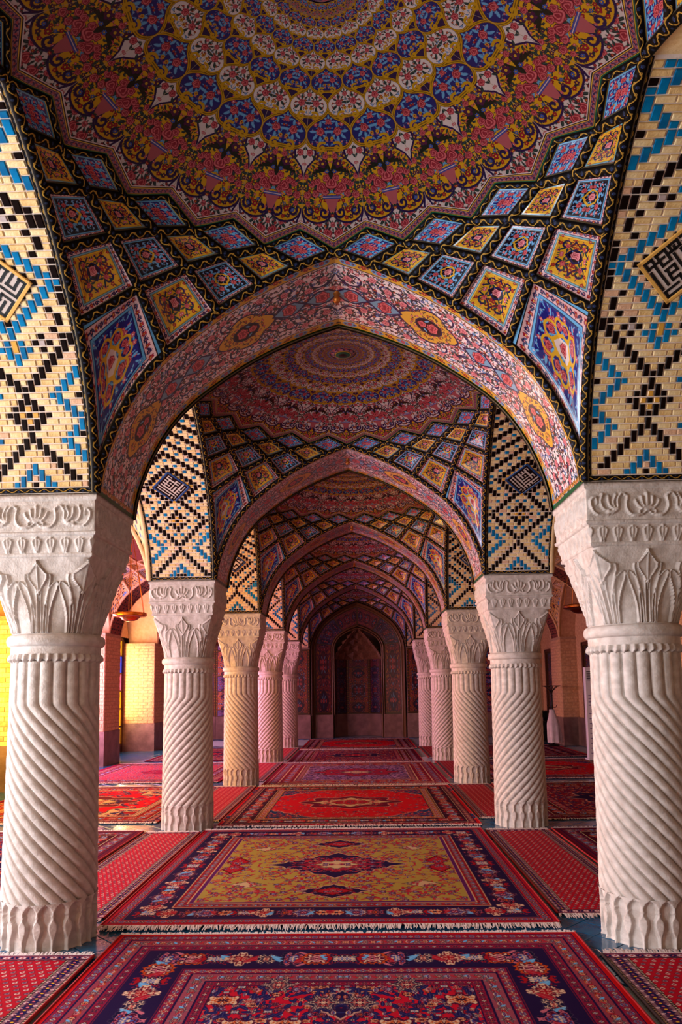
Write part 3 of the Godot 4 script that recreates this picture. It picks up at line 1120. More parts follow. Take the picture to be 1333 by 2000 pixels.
func build_shell() -> void:
	make_arch()
	var fl := thing("floor", "turquoise tiled floor showing between the carpets and around the column feet", "floor", Vector3.ZERO, "", "structure")
	part(fl, "slab", box_mesh(Vector3(13.6, 0.3, 30)), M.floor_joint, Transform3D(Basis(), Vector3(0, -0.162, -6)))
	var one := MB.new()
	one.block(Vector3.ZERO, Vector3(0.203, 0.203, 0.012), 0.002, Basis(Vector3(1, 0, 0), Vector3(0, 0, -1), Vector3(0, 1, 0)))
	var tm := one.mesh()
	var rest := SurfaceTool.new()
	var turn := Basis(Vector3.UP, PI / 4)
	for i in range(-80, 81):
		for j in range(-120, 121):
			var p := turn * Vector3(i * 0.21, 0, j * 0.21)
			if absf(p.x) > 6.6 or p.z > 2.0 or p.z < -19.8:
				continue
			var near_row := absf(fposmod(p.z + 2.0, 4.0) - 2.0) < 0.75
			if not (near_row or p.x < -4.9):
				continue
			var xf := Transform3D(turn, Vector3(p.x, -0.006, p.z))
			if absf(p.z) < 0.75 and absf(p.x) > 1.3 and absf(p.x) < 2.8:
				part(fl, "tile", tm, M.floor_tile, xf)
			else:
				rest.append_from(tm, 0, xf)
	stuff(fl, "distant_tiles", rest.commit(), M.floor_tile)
	var roof := thing("roof", "flat roof slab closing the hall above its vaults", "roof", Vector3.ZERO, "", "structure")
	part(roof, "slab", box_mesh(Vector3(14.4, 0.3, 31)), M.plaster, Transform3D(Basis(), Vector3(0, 5.35, -6)))
	var wb := thing("wall_near", "plain brick wall behind the viewer", "wall", Vector3.ZERO, "", "structure")
	part(wb, "masonry", box_mesh(Vector3(14, 5.5, 0.5)), M.wall_brick, Transform3D(Basis(), Vector3(0, 2.6, 8.4)))


# ---------------------------------------------------------------- columns

func ring_mesh(rows: PackedFloat32Array, cols: int, radius: Callable) -> ArrayMesh:
	var p := PackedVector3Array()
	var uv := PackedVector2Array()
	for y in rows:
		for j in cols + 1:
			var w := TAU * j / cols
			var r: float = radius.call(w, y)
			p.append(Vector3(cos(w) * r, y, -sin(w) * r))
			uv.append(Vector2(float(j) / cols, y))
	var b := MB.new()
	b.grid(p, rows.size(), cols + 1, uv, false, true)
	return b.mesh()


func steps(a: float, b: float, n: int) -> PackedFloat32Array:
	var out := PackedFloat32Array()
	for k in n + 1:
		out.append(lerpf(a, b, float(k) / n))
	return out


func shaft_radius(y: float) -> float:
	return lerpf(0.303, 0.287, clampf((y - 0.3) / 1.55, 0, 1))


func column_base_r(w: float, y: float) -> float:      # a ring of balusters cut between round hollows
	var q := fposmod(w / TAU * 20.0, 1.0)
	var d := absf(q - 0.5)
	var prof := [[0.0, 0.09], [0.03, 0.06], [0.07, 0.09], [0.11, 0.24], [0.145, 0.33], [0.175, 0.28], [0.20, 0.12], [0.212, 0.09], [0.222, 0.17], [0.232, 0.09], [0.25, 0.11], [0.275, 0.26], [0.292, 0.46], [0.30, 0.56], [0.4, 0.6]]
	var half := 0.1
	for k in prof.size() - 1:
		if y >= prof[k][0] and y <= prof[k + 1][0]:
			half = lerpf(prof[k][1], prof[k + 1][1], (y - prof[k][0]) / (prof[k + 1][0] - prof[k][0]))
	var up := 1.0 - smoothstep(half - 0.05, half + 0.06, d)
	return 0.281 + 0.028 * up + (0.004 if y < 0.012 else 0.0)


func shaft_mesh(hand: float) -> ArrayMesh:     # twenty round reeds, upright at the top and then winding down; the grid winds with them
	var rows := steps(0.29, 1.53, 44) + PackedFloat32Array([1.545, 1.56, 1.575, 1.62, 1.74, 1.85])
	var cols := 20 * 10
	var p := PackedVector3Array()
	var uv := PackedVector2Array()
	for y in rows:
		var turn := hand * (3.3 * maxf(0.0, 1.56 - y) + 0.02 * exp(-absf(1.56 - y) / 0.02))
		for j in cols + 1:
			var q := (j % 10) / 10.0
			var swell := sqrt(maxf(0.0, 1.0 - pow(2.0 * q - 1.0, 2.0)))
			var w := TAU * j / cols + turn
			var r := shaft_radius(y) - 0.024 + 0.029 * swell
			p.append(Vector3(cos(w) * r, y, -sin(w) * r))
			uv.append(Vector2(float(j) / cols, y))
	var b := MB.new()
	b.grid(p, rows.size(), cols + 1, uv, false, true)
	return b.mesh()


func neck_r(w: float, y: float) -> float:
	if y < 1.90:            # pointed tongues
		var q := fposmod(w / TAU * 34.0, 1.0)
		var foot := 1.842 + 0.022 * absf(2.0 * q - 1.0)
		var on := smoothstep(foot - 0.006, foot + 0.004, y)
		var facet := 0.45 + 0.55 * absf(2.0 * fposmod(q + 0.25, 1.0) - 1.0)
		var swell := 1.0 - 0.35 * pow((y - 1.865) / 0.035, 2.0)
		return 0.274 + 0.042 * on * facet * swell
	if y < 1.95:
		return 0.296
	var k := (y - 1.99) / 0.04
	if y < 2.03:
		return 0.298 + 0.026 * sqrt(maxf(0.0, 1.0 - k * k))
	return 0.292


func palm_relief(q: float, k: float) -> float:         # one palmette; q from -1 to 1 across, k from 0 to 1 up
	var a := absf(q)
	var h := 0.0
	# two pairs of rounded lobes that fan out of parallel stems: [foot, top, end, how late they spread, width at the foot and at the top]
	for lobe in [[0.44, 0.90, 0.69, 2.5, 0.085, 0.21], [0.17, 0.55, 0.79, 3.0, 0.085, 0.22]]:
		var end: float = lobe[2]
		if k > end:
			continue
		var c: float = lerpf(lobe[0], lobe[1], pow(k / end, lobe[3]))
		var half: float = lerpf(lobe[4], lobe[5], smoothstep(0.2, 0.9, k / end))
		var cap := end - 0.13
		if k > cap:
			half *= sqrt(maxf(0.0, 1.0 - pow((k - cap) / 0.13, 2.0)))
		var d := absf(a - c)
		if d < half:
			h = 0.30 + 0.55 * smoothstep(half - 0.10, half - 0.02, d)
		elif d < half + 0.03:
			h = maxf(h, 0.85 * (1.0 - (d - half) / 0.03))
	# the ogee leaf on top
	var w0 := 0.0
	if k > 0.44 and k < 0.96:
		w0 = 0.50 * pow(smoothstep(0.44, 0.77, k), 1.3) if k < 0.77 else 0.50 * pow((0.96 - k) / 0.19, 1.3)
		if a < w0:
			var rim := smoothstep(w0 - 0.12, w0 - 0.02, a)
			var vein := 1.0 - smoothstep(0.0, 0.05, a)
			h = 0.55 + 0.45 * maxf(rim, vein)
	return h


func capital_r(w: float, y: float) -> float:
	var k := clampf((y - 2.03) / 0.50, 0, 1)
	var s := 0.280 + 0.084 * pow(k, 1.9)
	var p := 2.0 + 9.0 * pow(k, 1.6)
	var r := s / pow(pow(absf(cos(w)), p) + pow(absf(sin(w)), p), 1.0 / p)
	var q := fposmod(w / (TAU / 8.0) + 0.5, 1.0) * 2.0 - 1.0
	return r + 0.024 * palm_relief(q, k) * smoothstep(0.0, 0.03, k)


var scroll_lines := []

func frieze_relief(x: float, y: float) -> float:       # the flowering scroll of the upper band, y from 0 to 1
	var p := Vector2(absf(x), y * 0.2)
	var d := 1.0
	for l in scroll_lines:
		for k in l[0].size() - 1:
			d = minf(d, seg_dist(p, l[0][k], l[0][k + 1]) / l[1])
	return 1.0 - smoothstep(0.55, 1.15, d)


func small_palm(x: float, y: float) -> float:
	var q := fposmod(x / 0.096 + 0.5, 1.0) * 2.0 - 1.0
	var half := 0.30 + 0.45 * smoothstep(0.0, 0.7, y) - 0.75 * smoothstep(0.72, 1.0, y)
	var on := 1.0 - smoothstep(half - 0.06, half + 0.06, absf(q))
	return on * (0.35 + 0.65 * (0.5 + 0.5 * cos(q / maxf(half, 0.12) * 9.4)))


func abacus_mesh() -> ArrayMesh:
	scroll_lines = [
		[curve([Vector2(0.0, 0.06), Vector2(0.0, 0.17)], 3), 0.010],
		[curve([Vector2(0.0, 0.07), Vector2(0.03, 0.10), Vector2(0.035, 0.145)], 4), 0.011],
		[curve([Vector2(0.0, 0.065), Vector2(0.05, 0.08), Vector2(0.075, 0.12)], 4), 0.010],
		[curve([Vector2(0.0, 0.06), Vector2(0.02, 0.04), Vector2(0.045, 0.035), Vector2(0.05, 0.055), Vector2(0.035, 0.06)], 4), 0.007],
		[curve([Vector2(0.045, 0.03), Vector2(0.10, 0.03), Vector2(0.135, 0.08), Vector2(0.125, 0.15)], 5), 0.010],
		[curve([Vector2(0.125, 0.15), Vector2(0.16, 0.17), Vector2(0.19, 0.13), Vector2(0.19, 0.07), Vector2(0.23, 0.04)], 5), 0.010],
		[curve([Vector2(0.20, 0.06), Vector2(0.22, 0.11), Vector2(0.20, 0.16)], 4), 0.011],
		[curve([Vector2(0.21, 0.06), Vector2(0.245, 0.10), Vector2(0.25, 0.15)], 4), 0.011],
		[curve([Vector2(0.22, 0.05), Vector2(0.28, 0.07), Vector2(0.30, 0.12), Vector2(0.285, 0.165)], 4), 0.010],
		[curve([Vector2(0.24, 0.04), Vector2(0.31, 0.03), Vector2(0.355, 0.07), Vector2(0.36, 0.13), Vector2(0.33, 0.145), Vector2(0.325, 0.11)], 4), 0.009],
	]
	var rows := [[2.525, 0.345, 0], [2.532, 0.366, 0], [2.552, 0.368, 0], [2.556, 0.362, 0]]
	for k in 12:
		rows.append([2.562 + 0.104 * k / 11.0, 0.362 + 0.018 * k / 11.0, 1])
	rows += [[2.670, 0.381, 0], [2.674, 0.396, 0], [2.692, 0.400, 0], [2.696, 0.388, 0]]
	for k in 20:
		rows.append([2.700 + 0.200 * k / 19.0, 0.388, 2])
	rows += [[2.904, 0.388, 0], [2.908, 0.400, 0], [2.925, 0.402, 0], [2.95, 0.402, 0], [2.951, 0.0, 0]]
	var cols := 112
	var p := PackedVector3Array()
	var uv := PackedVector2Array()
	for row in rows:
		for j in cols + 1:
			var q := 2.0 * j / cols - 1.0
			var x: float = q * row[1]
			var h := 0.0
			var edge := smoothstep(0.0, 0.03, 1.0 - absf(q))
			if row[2] == 1:
				h = 0.013 * small_palm(x, (row[0] - 2.562) / 0.104) * edge
			elif row[2] == 2:
				h = 0.017 * frieze_relief(x, (row[0] - 2.700) / 0.2) * edge
			p.append(Vector3(x, row[0], row[1] + h))
			uv.append(Vector2(q, row[0]))
	var face := MB.new()
	face.grid(p, rows.size(), cols + 1, uv)
	var fm := face.mesh()
	var st := SurfaceTool.new()
	for k in 4:
		st.append_from(fm, 0, Transform3D(Basis(Vector3.UP, k * PI / 2), Vector3.ZERO))
	return st.commit()


func build_columns() -> void:
	var base := ring_mesh(steps(0.0, 0.30, 48), 320, column_base_r)
	var shafts := {}
	for hand in [1.0, -1.0]:
		shafts[hand] = shaft_mesh(hand)
	var neck := ring_mesh(PackedFloat32Array([1.836, 1.842, 1.848, 1.854, 1.860, 1.866, 1.875, 1.884, 1.893, 1.899, 1.9001, 1.93, 1.949, 1.9501, 1.956, 1.964, 1.975, 1.99, 2.005, 2.016, 2.024, 2.0299, 2.031, 2.036]), 272, neck_r)
	var capital := ring_mesh(steps(2.03, 2.53, 96), 8 * 44, capital_r)
	var abacus := abacus_mesh()
	for n in range(-1, 5):
		for side in [-1, 1]:
			var where: String = "left" if side < 0 else "right"
			var label: String = "%s pale marble column from the front in the %s arcade, with spiral reeds and palmette capital" % [ORDINAL[n], where]
			if n == -1:
				label = "pale marble spiral column of the %s arcade standing beside the viewer" % where
			var c := thing("column", label, "column", Vector3(2.0 * side, 0, -4.0 * n), "spiral marble columns of the arcades")
			part(c, "base", base, M.marble)
			part(c, "shaft", shafts[1.0 if n % 2 == 0 else -1.0], M.marble, Transform3D(Basis(Vector3.UP, 0.1 * n), Vector3.ZERO))
			part(c, "necking", neck, M.marble)
			part(c, "capital", capital, M.marble)
			part(c, "abacus", abacus, M.marble)


# ---------------------------------------------------------------- arches

func soffit_mesh(i0: int, i1: int, inset := 0.0, lift := 0.0) -> ArrayMesh:
	var p := PackedVector3Array()
	var uv := PackedVector2Array()
	var total := arch_len[arch_len.size() - 1]
	for i in range(i0, i1 + 1):
		var q := arch_pts[i]
		var a := arch_at(minf(arch_len[i], total - 0.001))
		var nn := Vector2(-a[1].y, a[1].x) * lift
		for j in 3:
			var k := j * 0.5
			var z := lerpf(-q.z + inset, q.z - inset, k)
			p.append(Vector3(q.x + nn.x, q.y + nn.y, z))
			uv.append(Vector2(arch_len[i] / total, k))
	var b := MB.new()
	b.grid(p, i1 - i0 + 1, 3, uv)
	return b.mesh()


# a strip along one edge of the soffit; side -1 or 1
func edge_strip(i0: int, i1: int, side: float, width: float) -> ArrayMesh:
	var p := PackedVector3Array()
	var uv := PackedVector2Array()
	for i in range(i0, i1 + 1):
		var q := arch_pts[i]
		var a := arch_at(arch_len[i])
		var nn := Vector2(-a[1].y, a[1].x) * 0.007
		var z0 := q.z * side
		var z1 := (q.z - width) * side
		if side > 0:
			var s := z0
			z0 = z1
			z1 = s
		for z in [z0, z1]:
			p.append(Vector3(q.x + nn.x, q.y + nn.y, z))
			uv.append(Vector2(arch_len[i] / 0.17, 0.0 if z == z0 else 1.0))
	var b := MB.new()
	b.grid(p, i1 - i0 + 1, 2, uv)
	return b.mesh()


const FACE_CAMERA := Basis(Vector3(0, 0, -1), Vector3(0, 1, 0), Vector3(1, 0, 0))    # an arch that runs along the nave


func build_arches() -> void:
	var n := arch_pts.size() - 1
	var total := arch_len[n]
	var back := Basis(Vector3.UP, PI)
	# six tile panels under each half of a cross arch
	var cuts := [0, 12, 22, 30, 38, 46, n]
	var panels := []
	for k in cuts.size() - 1:
		panels.append(soffit_mesh(cuts[k], cuts[k + 1]))
	var whole := soffit_mesh(0, n)
	var knob := MB.new()
	knob.lathe(PackedVector2Array([Vector2(0, -0.05), Vector2(0.02, -0.045), Vector2(0.03, -0.02), Vector2(0.018, 0.0), Vector2(0.03, 0.03)]), 10)
	var knob_mesh := knob.mesh()
	for k in range(2, -6, -1):
		var o := thing("cross_arch", "pointed cross arch over the nave, %s from the viewer, its underside tiled with roses" % ORDINAL[2 - k], "arch", Vector3(0, 0, 4.0 * k), "", "structure")
		for half in 2:
			for s in panels.size():
				part(o, "soffit_panel", panels[s], M.soffit, Transform3D(back if half else Basis(), Vector3.ZERO))
		part(o, "lamp_hook", knob_mesh, M.chain, Transform3D(Basis(), Vector3(0, 4.49, 0)))
		for side in [-1, 1]:
			var a := thing("aisle_arch", "pointed brick arch across the %s aisle, %s from the viewer" % ["left" if side < 0 else "right", ORDINAL[2 - k]], "arch", Vector3(4.0 * side, 0, 4.0 * k), "", "structure")
			for half in 2:
				part(a, "soffit", whole, M.soffit_red, Transform3D(back if half else Basis(), Vector3.ZERO))
			stuff(a, "brick_diaper", diaper_mesh(total), M.soffit_dark)
	for b in BAYS:
		for side in [-1, 1]:
			brick_arch(b, side)
			var w := thing("wall_arch", "brick arch over the %s recess of the %s wall" % [ORDINAL[2 - b], "left" if side < 0 else "right"], "arch", Vector3(6.0 * side, 0, 4.0 * b - 2.0), "", "structure")
			w.basis = FACE_CAMERA
			for half in 2:
				part(w, "soffit", whole, M.cream if side < 0 else M.wall_brick, Transform3D(back if half else Basis(), Vector3.ZERO))


var diaper: ArrayMesh

func diaper_mesh(total: float) -> ArrayMesh:          # dark bricks set in lozenges under the aisle arches
	if diaper:
		return diaper
	var b := MB.new()
	for half in [1.0, -1.0]:
		for r in int(total / 0.075):
			var a := arch_at(r * 0.075 + 0.04)
			var q: Vector3 = a[0]
			var tg: Vector2 = a[1]
			var ty := Vector3(tg.x * half, tg.y, 0)
			var tx := Vector3(0, 0, half)
			var tz := tx.cross(ty)
			for c in range(-5, 6):
				if (c + r) % 4 == 0 or (r - c) % 4 == 0:
					b.box(Vector3(q.x * half, q.y, c * 0.078 * (q.z / 0.43)) + tz * 0.003, Vector3(0.066, 0.034, 0.010), Basis(tx, ty, tz))
	diaper = b.mesh()
	return diaper


# what stands at column c (-8 to 8) and row r of a brick mosaic: 0 brick, 1 blue, 2 black, 3 gold, 4 grey, -1 nothing
func mosaic(kind: int, c: int, r: int) -> int:
	var a := absi(c)
	if kind == 0:
		var dk := a + absf(r - 31.0)
		if dk < 4.3:
			return -1
		if r > 31:
			r = 62 - r
		if r <= 3 and (a + r == 3 or a + r == 2):
			return 1
		if r == 0 and a == 0:
			return 2
		if r <= 8 and (a + r == 7 or a + r == 8) and r > 0:
			return 2
		var d := a + absi(r - 11)
		if r == 11 and a == 0:
			return 2
		if d == 1:
			return 3
		if d == 2 and a <= 2 or d == 3 and a <= 1 or d == 3 and r == 11 or (a == 2 and absi(r - 11) == 1):
			return 2
		if r >= 14 and r <= 23 and (r - 14 == a or r - 15 == a):
			return 2
		if a >= 4 and r >= 11 and r <= 18:
			var e := absi(r - 14)
			if a - 4 == e or a - 5 == e:
				return 1 if not (a == 8 and r == 11) else 1
		if a >= 5 and r >= 4 and r < 11:
			var e2 := absi(r - 7)
			if a - 5 == e2 or a - 6 == e2:
				return 1
		if a == 8 and (r == 14 or r == 8):
			return 2
		if r >= 17:
			if a == 0 and (r == 19 or r == 20 or r == 23 or r == 24) or a == 1 and r >= 20 and r <= 22 or a == 2 and r == 21:
				return 1
			if a == 0 and r == 25:
				return 2
			if a == 0 and (r == 21 or r == 22):
				return 3
			if dk < 5.4 and r > 24:
				return 2
			if dk > 6.4 and dk < 8.4 and r > 23:
				return 1
			var e3 := absi(a - 4) + absi(r - 22)
			if e3 == 1 and a < 6:
				return 2
			if e3 == 0:
				return 4
			if a == 7 and (r == 22 or r == 23 or r == 25 or r == 26) or a == 6 and (r == 24 or r == 27):
				return 2
			if a == 8 and r >= 28:
				return 2
		return 0
	# kinds 1 and 2: black lozenges round a small inscription, chequered with single blue tiles
	var r0 := 27.0 if kind == 1 else 21.0
	var ring := a + absf(r - r0)
	if ring < 4.2:
		return -1
	if r <= 3 and (a + r == 3 or a + r == 2):
		return 1
	if r == 0 and a <= 1:
		return 2
	if r <= 8 and (a + r == 7 or a + r == 8):
		return 2
	if a >= 4 and r <= 12 and r >= 3:
		var e4 := absi(r - 8)
		if a - 4 == e4 or a - 5 == e4:
			return 1
	if r < 9:
		return 2 if a == 8 and r == 8 else 0
	var d2 := a + absi(r - 16)
	if kind == 1 and r < 22:
		if d2 == 0:
			return 2
		if d2 == 1:
			return 3
		if d2 == 3 or d2 == 2 and a < 2:
			return 2
		if d2 == 5 and (a % 2 == 1):
			return 1
		if (d2 == 7 or d2 == 8):
			return 2
		if d2 == 10 and a % 2 == 0:
			return 1
		return 0
	var ri := int(ring)
	if ri < 6:
		return 3 if (c + r) % 2 == 0 else 0
	var step := (ri - 6) % 5
	if step < 2:
		return 2
	if step == 3 and (a + ri) % 2 == 1:
		return 1
	return 0


const KUFIC_NEAR_RIGHT := [[1265, 245, 1070, 385], [1240, 305, 1345, 385], [1150, 465, 1215, 435], [1220, 550, 1345, 460], [1000, 430, 1085, 545], [1000, 435, 830, 550], [830, 550, 935, 655], [1085, 545, 850, 705], [960, 565, 1010, 610], [1110, 605, 1235, 730], [985, 700, 1350, 1130], [1250, 820, 1345, 730], [760, 620, 580, 745], [760, 625, 915, 805], [590, 745, 760, 930], [915, 805, 760, 930], [720, 800, 765, 765], [500, 810, 420, 870], [500, 810, 555, 880], [350, 910, 465, 1010], [465, 1000, 650, 855], [600, 935, 760, 1150], [780, 1160, 890, 1270], [990, 890, 815, 1010], [990, 890, 1060, 985], [1060, 985, 900, 1080], [870, 1030, 920, 1090], [930, 1120, 985, 1185], [985, 1185, 1120, 1070], [1120, 1075, 1270, 1260], [515, 1070, 580, 1145], [575, 1160, 760, 1380], [1095, 1230, 810, 1440], [810, 1440, 900, 1545], [1230, 1275, 915, 1510]]
const KUFIC_NEAR_LEFT := [[115, 295, 45, 400], [120, 300, 330, 450], [370, 465, 300, 575], [155, 465, 210, 500], [-20, 480, 130, 575], [110, 600, -10, 765], [220, 635, 390, 755], [165, 735, 500, 960], [480, 530, 640, 655], [490, 570, 420, 660], [600, 665, 475, 840], [740, 705, 620, 880], [585, 890, 740, 1005], [870, 820, 750, 970], [850, 810, 990, 905], [970, 925, 800, 1140], [525, 980, 790, 1170], [215, 900, 190, 970], [150, 995, 430, 1185], [265, 950, 375, 1015], [310, 1020, 350, 1050], [430, 1160, 480, 1080], [480, 1080, 730, 1265], [535, 1240, 380, 1440], [690, 1285, 520, 1500], [440, 1470, 530, 1540], [85, 1085, 360, 1280], [-20, 1010, 60, 1075], [-20, 1135, 180, 1290], [200, 1290, 300, 1360], [30, 780, 130, 850], [-10, 885, 60, 940], [130, 850, 70, 890]]
const KUFIC_SECOND := [[690, 90, 330, 335], [575, 205, 620, 235], [495, 250, 545, 285], [410, 300, 470, 335], [330, 340, 630, 580], [700, 85, 830, 165], [835, 190, 975, 305], [680, 170, 795, 270], [795, 265, 840, 235], [770, 205, 800, 220], [980, 320, 810, 435], [845, 320, 895, 350], [770, 365, 820, 400], [765, 380, 625, 475], [770, 465, 680, 525], [660, 280, 590, 330], [660, 280, 735, 330], [735, 330, 585, 420], [505, 370, 585, 420], [615, 345, 640, 360], [1040, 370, 885, 470], [1040, 370, 1085, 405], [1085, 410, 890, 540], [810, 520, 860, 550], [735, 570, 785, 600], [665, 615, 715, 645], [870, 550, 680, 690], [650, 715, 590, 760], [590, 760, 555, 735], [310, 430, 430, 520], [450, 545, 505, 585], [220, 465, 350, 560], [360, 580, 490, 680], [180, 440, 265, 380], [500, 680, 550, 615], [545, 620, 620, 665], [620, 665, 550, 715]]
const KUFIC_THIRD := [[250, 775, 425, 625], [455, 665, 505, 635], [400, 725, 470, 780], [345, 770, 400, 830], [310, 800, 400, 850], [400, 850, 440, 800], [530, 720, 625, 810], [530, 720, 580, 690], [580, 690, 630, 740], [410, 870, 480, 960], [480, 960, 720, 790], [480, 860, 540, 820], [540, 820, 590, 860]]


# the square inscription: a lozenge of pale tile with dark strokes, framed. top, right, left: its corners in the list's own measure
func kufic(parent: Node3D, strokes: Array, top: Vector2, right: Vector2, left: Vector2, frame: Material, size: float, thick: float, xf: Transform3D) -> void:
	var o := Node3D.new()
	o.name = "inscription"
	parent.add_child(o, true)
	o.transform = xf
	o.set_meta("label", "square lettering in a framed lozenge")
	var g := MB.new()
	var e := size * 1.06
	g.block(Vector3.ZERO, Vector3(e * sqrt(2.0), e * sqrt(2.0), 0.016), 0.002, Basis(Vector3(0, 0, 1), PI / 4))
	part(o, "ground", g.mesh(), M.kufic_ground)
	var fr := MB.new()
	for k in 4:
		var a := PI / 4 + k * PI / 2
		var bs := Basis(Vector3(0, 0, 1), a + PI / 2)
		fr.block(Vector3(cos(a), sin(a), 0) * (size * sqrt(0.5) + 0.011) + Vector3(0, 0, 0.006), Vector3(size * sqrt(2.0) + 0.044, 0.022, 0.016), 0.003, bs)
	part(o, "frame", fr.mesh(), frame)
	var ink := MB.new()
	var av := right - top
	var bv := left - top
	var det := av.x * bv.y - av.y * bv.x
	for s in strokes:
		var ends := []
		for m in 2:
			var p := Vector2(s[m * 2], s[m * 2 + 1]) - top
			var a := (p.x * bv.y - p.y * bv.x) / det
			var b := (av.x * p.y - av.y * p.x) / det
			a = clampf(a, 0.035, 0.965)
			b = clampf(b, 0.035, 0.965)
			ends.append(Vector2((a - b) * size, size - (a + b) * size))
		# strokes run along one side of the lozenge or the other
		var d: Vector2 = ends[1] - ends[0]
		var along := Vector2(1, -1).normalized() if absf(d.dot(Vector2(1, -1))) > absf(d.dot(Vector2(1, 1))) else Vector2(1, 1).normalized()
		var mid: Vector2 = (ends[0] + ends[1]) * 0.5
		var length := absf(d.dot(along)) + thick
		ink.box(Vector3(mid.x, mid.y, 0.0085), Vector3(length, thick, 0.004), Basis(Vector3(along.x, along.y, 0), Vector3(-along.y, along.x, 0), Vector3(0, 0, 1)))
	part(o, "lettering", ink.mesh(), M.kufic_ink)


func brick_arch(b: int, side: int) -> void:
	var n := arch_pts.size() - 1
	var total := arch_len[n]
	var where := "left" if side < 0 else "right"
	var o := thing("mosaic_arch", "arch of the %s arcade, %s from the front, faced with yellow brick and blue and black tile mosaic" % [where, ORDINAL[2 - b]], "arch", Vector3(2.0 * side, 0, 4.0 * b - 2.0), "", "structure")
	o.basis = FACE_CAMERA
	part(o, "mortar_bed", soffit_mesh(0, n), M.mortar)
	part(o, "mortar_bed", soffit_mesh(0, n), M.brick_b, Transform3D(Basis(Vector3.UP, PI), Vector3.ZERO))
	if b == 2:
		return
	for s in [-1.0, 1.0]:
		part(o, "edge_border", edge_strip(0, n, s, 0.046), M.rib)
	var low := MB.new()
	low.quad(Vector3(1.590, 2.952, -0.395), Vector3(1.590, 2.952, 0.395), Vector3(1.588, 2.985, 0.395), Vector3(1.588, 2.985, -0.395), Vector2(0, 1), Vector2(4.6, 1), Vector2(4.6, 0), Vector2(0, 0))
	part(o, "foot_border", low.mesh(), M.rib)
	var kind := 0 if b == 1 else (1 if b == 0 else (2 if b == -1 else (1 if b == -2 else 0)))
	var rh := 0.0408
	var s0 := 0.040
	var rows := int((total - s0 - 0.01) / rh)
	# gather pieces: [first column, last column, first row, last row, what]
	var pieces := []
	var shift := RandomNumberGenerator.new()
	shift.seed = 900 + b * 7 + side
	for r in rows:
		var c := -8
		while c <= 8:
			var w := mosaic(kind, c, r)
			if w == 0:
				var run := c
				var most := 1 if (r % 2 == 0 and c == -8) else 2
				while run < 8 and mosaic(kind, run + 1, r) == 0 and run - c + 1 < most:
					run += 1
				pieces.append([c, run, r, r, 0])
				c = run + 1
				continue
			if w > 0:
				var below := r > 0 and mosaic(kind, c, r - 1) == w
				var odd := 0
				var q := r
				while q > 0 and mosaic(kind, c, q - 1) == w:
					q -= 1
					odd += 1
				if not below or odd % 2 == 0:
					var top := r
					if r + 1 < rows and mosaic(kind, c, r + 1) == w:
						top = r + 1
					pieces.append([c, c, r, top, w])
			c += 1
	var joined := {}
	var tally := {}
	var shared := {}
	for p in pieces:
		var sa: float = s0 + (p[2] + 0.5 + (p[3] - p[2]) * 0.5) * rh
		var a := arch_at(sa)
		var q: Vector3 = a[0]
		var tg: Vector2 = a[1]
		var cw: float = (2.0 * q.z - 0.094) / 17.0
		var size := Vector3((p[1] - p[0] + 1) * cw - 0.0095, (p[3] - p[2] + 1) * rh - 0.0090, 0.016)
		var ty := Vector3(tg.x, tg.y, 0)
		var tx := Vector3(0, 0, 1)
		var tz := tx.cross(ty)
		var lean := shift.randf_range(-0.05, 0.05)
		var out := shift.randf_range(-0.0015, 0.0020)
		var ctr := Vector3(q.x, q.y, (p[0] + p[1]) * 0.5 * cw) + tz * (0.001 + out)
		var m := brick_material(p[4], shift.randi_range(0, 9))
		var called: String = "brick" if p[4] == 0 else "glazed_tile"
		tally[called] = tally.get(called, 0) + 1
		if b == 1 and tally[called] <= 300:
			var key := "%d %d" % [p[1] - p[0], p[3] - p[2]]
			if not shared.has(key):
				var one := MB.new()
				one.block(Vector3.ZERO, Vector3((p[1] - p[0] + 1) * 0.046 - 0.0095, size.y, size.z), 0.003)
				shared[key] = one.mesh()
			var kx: float = size.x / ((p[1] - p[0] + 1) * 0.046 - 0.0095)
			part(o, called, shared[key], M[m], Transform3D(Basis(tx * kx, ty, tz).rotated(tz, lean * 0.35), ctr))
		else:
			if not joined.has(m):
				joined[m] = MB.new()
			joined[m].block(ctr, size, 0.003, Basis(tx, ty, tz))
	for m in joined:
		stuff(o, "brickwork" if m.begins_with("brick") else "tilework", joined[m].mesh(), M[m])
	# the inscription
	var row := 31.0 if kind == 0 else (27.0 if kind == 1 else 21.0)
	var at := arch_at(s0 + (row + 0.5) * rh)
	var qq: Vector3 = at[0]
	var tt: Vector2 = at[1]
	var bs := Basis(Vector3(0, 0, 1), Vector3(tt.x, tt.y, 0), Vector3(-tt.y, tt.x, 0))
	var xf := Transform3D(bs, Vector3(qq.x, qq.y, 0) + bs.z * 0.006)
	if kind == 0 and side > 0:
		kufic(o, KUFIC_NEAR_RIGHT, Vector2(1260, 235), Vector2(1835, 880), Vector2(320, 915), M.kufic_frame_gold, 0.205, 0.0165, xf)
	elif kind == 0:
		kufic(o, KUFIC_NEAR_LEFT, Vector2(110, 250), Vector2(1030, 900), Vector2(-400, 910), M.kufic_frame_gold, 0.205, 0.0165, xf)
	elif kind == 1:
		kufic(o, KUFIC_SECOND, Vector2(695, 75), Vector2(1110, 405), Vector2(170, 440), M.kufic_frame_blue, 0.19, 0.0165, xf)
	else:
		kufic(o, KUFIC_THIRD, Vector2(455, 590), Vector2(720, 775), Vector2(235, 780), M.kufic_frame_blue, 0.17, 0.02, xf)


